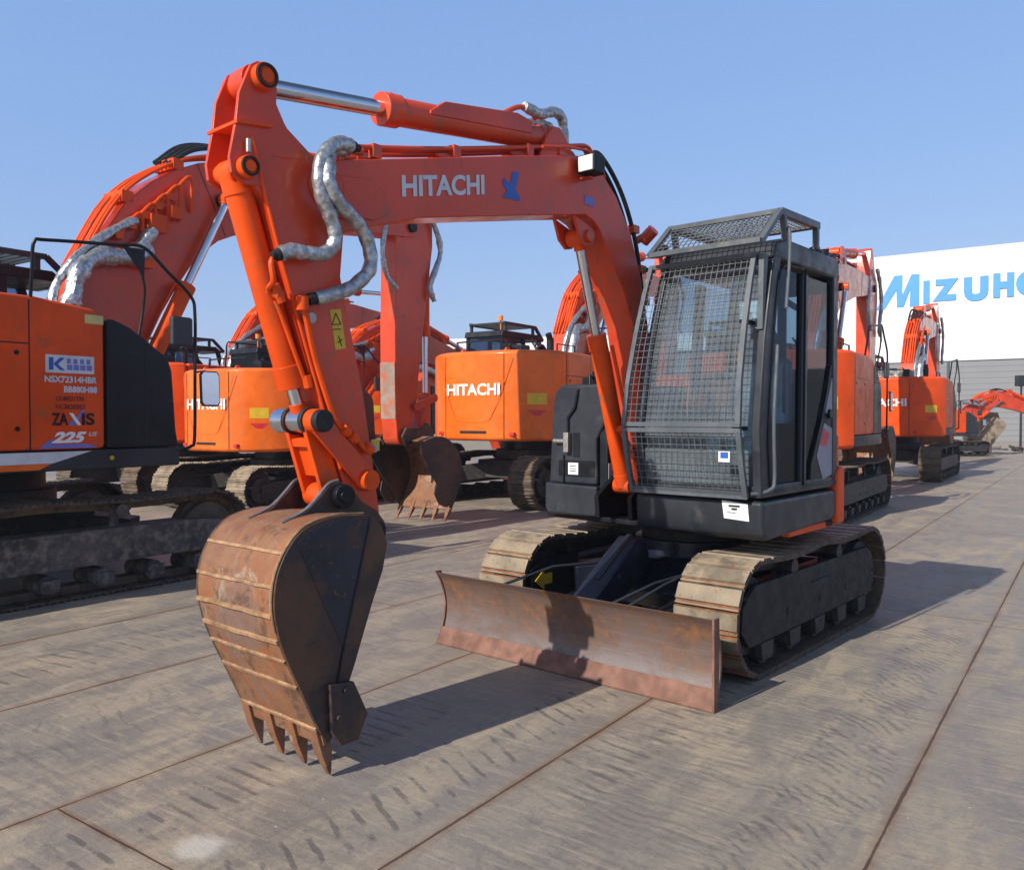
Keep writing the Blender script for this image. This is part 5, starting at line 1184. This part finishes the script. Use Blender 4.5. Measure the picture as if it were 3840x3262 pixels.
def warehouse():
    ang = GANG
    def at(u, v): return (GU * u + GV * v)
    o = at(-26.0, 69.4)
    R = empty('warehouse', (o.x, o.y, 0), ang); tag(R, 'big warehouse with white upper cladding, blue lettering and grey ribbed lower siding', 'warehouse')
    m = MB(); m.box((0, 0, 5.99), (58, 45, 14.13)); m.build('upper_wall', 'wallwhite', R)
    m = MB(); m.box((.05, .06, 0), (57.95, 44.9, 5.99)); m.build('lower_wall', 'wallgrey', R)
    m = MB(); m.box((-.02, -.05, 5.93), (58.02, .06, 6.03)); m.box((-.03, -.03, 14.02), (58.03, 45.03, 14.15)); m.build('trim', 'whitedull', R)
    m = MB()
    for k in range(6): m.cyl((7.5 * k + 16.8, .0, 0), (7.5 * k + 16.8, .0, 5.9), .09, 8)
    m.build('downpipe', 'grey', R)
    # letters: u positions relative to the wall start
    L = MB(); yb, yf = -.001, -.05
    P_ = MB()
    for k in range(1, 12): P_.box((k * 5.0 - .012, -.006, 6.03), (k * 5.0 + .012, .0, 14.02))
    for z in (8.0, 10.0, 12.0): P_.box((0, -.004, z - .008), (58, .0, z + .008))
    P_.build('panel_joint', 'whitedull', R)
    M_ = [(11.9, 10.05), (12.55, 10.05), (13.55, 11.75), (13.62, 10.25), (14.10, 10.25), (14.30, 11.5), (14.32, 10.12), (15.0, 10.12), (15.0, 12.55), (14.35, 12.6), (14.02, 11.2), (13.95, 12.6), (13.45, 12.62)]
    M_ = [(11.75, 10.05), (12.40, 10.05), (13.40, 11.70), (13.45, 10.15), (13.98, 10.15), (14.13, 10.9), (14.16, 10.15), (14.85, 10.15), (14.85, 12.55), (14.25, 12.58), (13.80, 11.15), (13.70, 12.58), (13.25, 12.58)]
    M_ = [(11.75, 10.05), (12.35, 10.05), (13.20, 11.45), (13.25, 10.15), (13.72, 10.15), (14.18, 11.45), (14.14, 10.15), (14.80, 10.15), (14.80, 12.55), (14.25, 12.58), (13.62, 11.05), (13.62, 12.58), (13.05, 12.58)]
    L.prism(M_, yb, yf); 
    L.build('letter_m', 'letters', R)
    for (ch, u0, u1, z0, z1) in (('I', 15.08, 15.50, 10.27, 12.0), ('Z', 15.72, 17.42, 10.40, 12.02), ('U', 17.78, 19.35, 10.22, 12.0), ('H', 19.65, 20.95, 10.35, 12.10), ('O', 21.05, 22.95, 10.30, 12.15)):
        L = MB(); text_into(L, ch, (u0, yf, z0), (1, 0, 0), (0, 0, 1), z1 - z0, u1 - u0, bold=.075, depth=.03); L.build('letter_' + ch.lower(), 'letters', R)
    return R
warehouse()
def shed():
    R = empty('low_shed', (-9.5, 61, 0), GANG * .4); tag(R, 'low pale building far away behind the middle machines', 'building')
    m = MB(); m.box((0, 0, 0), (23, 12, 6.2)); m.build('wall', 'wallgrey', R)
    m = MB(); m.prism([(-.4, 6.2), (12.4, 6.2), (6.0, 7.7)], -.4, 23.4, 'yz') if False else m.box((-.3, -.3, 6.2), (23.3, 12.3, 7.3)); m.build('roof', 'wallwhite', R)
shed()

# ------------------------------------------------------------------ ground, light, sky, camera
g = MB(); g.add([(-580, -580, 0), (580, -580, 0), (580, 880, 0), (-580, 880, 0)], [(0, 1, 2, 3)])
go = g.build('ground', mat_ground()); tag(go, kind='structure')

hz = MB(); hz.box((-590, -590, -1.0), (590, 890, 15.6))  # unseen volume added to stand in for lens veiling over the far machines
hm = bpy.data.materials.new('veil_haze'); hm.use_nodes = True; hn = hm.node_tree
for n in list(hn.nodes): hn.nodes.remove(n)
ho = hn.nodes.new('ShaderNodeOutputMaterial'); pv_ = hn.nodes.new('ShaderNodeVolumePrincipled')
pv_.inputs['Color'].default_value = (.92, .94, 1.0, 1); pv_.inputs['Density'].default_value = VEIL_HAZE; pv_.inputs['Anisotropy'].default_value = .3
hn.links.new(pv_.outputs[0], ho.inputs['Volume'])
if VEIL_HAZE: tag(hz.build('veil_haze', hm), kind='stuff')

AZ = Vector((.715, .699)); EL = math.radians(34)
sun = bpy.data.lights.new('sun', 'SUN'); sun.energy = 4.7; sun.angle = math.radians(.6); sun.color = (1.0, .94, .84)
so = bpy.data.objects.new('sun', sun); COL.objects.link(so)
dirv = Vector((AZ.x * math.cos(EL), AZ.y * math.cos(EL), -math.sin(EL)))
so.rotation_euler = dirv.to_track_quat('-Z', 'Y').to_euler(); so.location = (-20, -20, 30)

w = bpy.data.worlds.new('World'); scn.world = w; w.use_nodes = True; nt = w.node_tree
for n in list(nt.nodes): nt.nodes.remove(n)
sky = nt.nodes.new('ShaderNodeTexSky'); sky.sky_type = 'NISHITA'; sky.sun_disc = False
sky.sun_elevation = EL; sky.sun_rotation = math.atan2(-AZ.x, -AZ.y); sky.altitude = 0; sky.air_density = 1.25; sky.dust_density = .6; sky.ozone_density = 5.0
bg = nt.nodes.new('ShaderNodeBackground'); bg.inputs[1].default_value = .12
out = nt.nodes.new('ShaderNodeOutputWorld'); 
tint = mixc(nt, 1.0, sky.outputs[0], (.577, .42, .30), 'MULTIPLY')
# pale blue airlight of a slightly hazy sky: fullest low over the horizon, thinning towards the zenith
gm = nt.nodes.new('ShaderNodeNewGeometry'); sp_ = nt.nodes.new('ShaderNodeSeparateXYZ'); nt.links.new(gm.outputs['Incoming'], sp_.inputs[0])
zz = math_(nt, 'MULTIPLY', sp_.outputs[2], -1.0)
gf = ramp(nt, zz, .40, .90, 1.0, .12)
air = mixc(nt, gf, (0, 0, 0), (.158 / .14, .302 / .14, .635 / .14))
tint = mixc(nt, 1.0, tint, air, 'ADD'); nt.links.new(tint, bg.inputs[0]); nt.links.new(bg.outputs[0], out.inputs[0])

cam = bpy.data.cameras.new('camera'); co = bpy.data.objects.new('camera', cam); COL.objects.link(co)
cam.sensor_fit = 'HORIZONTAL'; cam.sensor_width = 36; cam.lens = 36 * 1693 / 2077; cam.clip_end = 2000; cam.clip_start = .05
co.location = (0, 0, 1.72); co.rotation_euler = (math.radians(90 - 1.18), 0, 0)
scn.camera = co
vs = scn.view_settings; vs.view_transform = 'Standard'; vs.look = 'None'; vs.exposure = 0.22; vs.gamma = 1.0; vs.use_curve_mapping = False
scn.cycles.use_denoising = True; scn.cycles.max_bounces = 8; scn.cycles.transparent_max_bounces = 24
scn.cycles.sample_clamp_indirect = 6
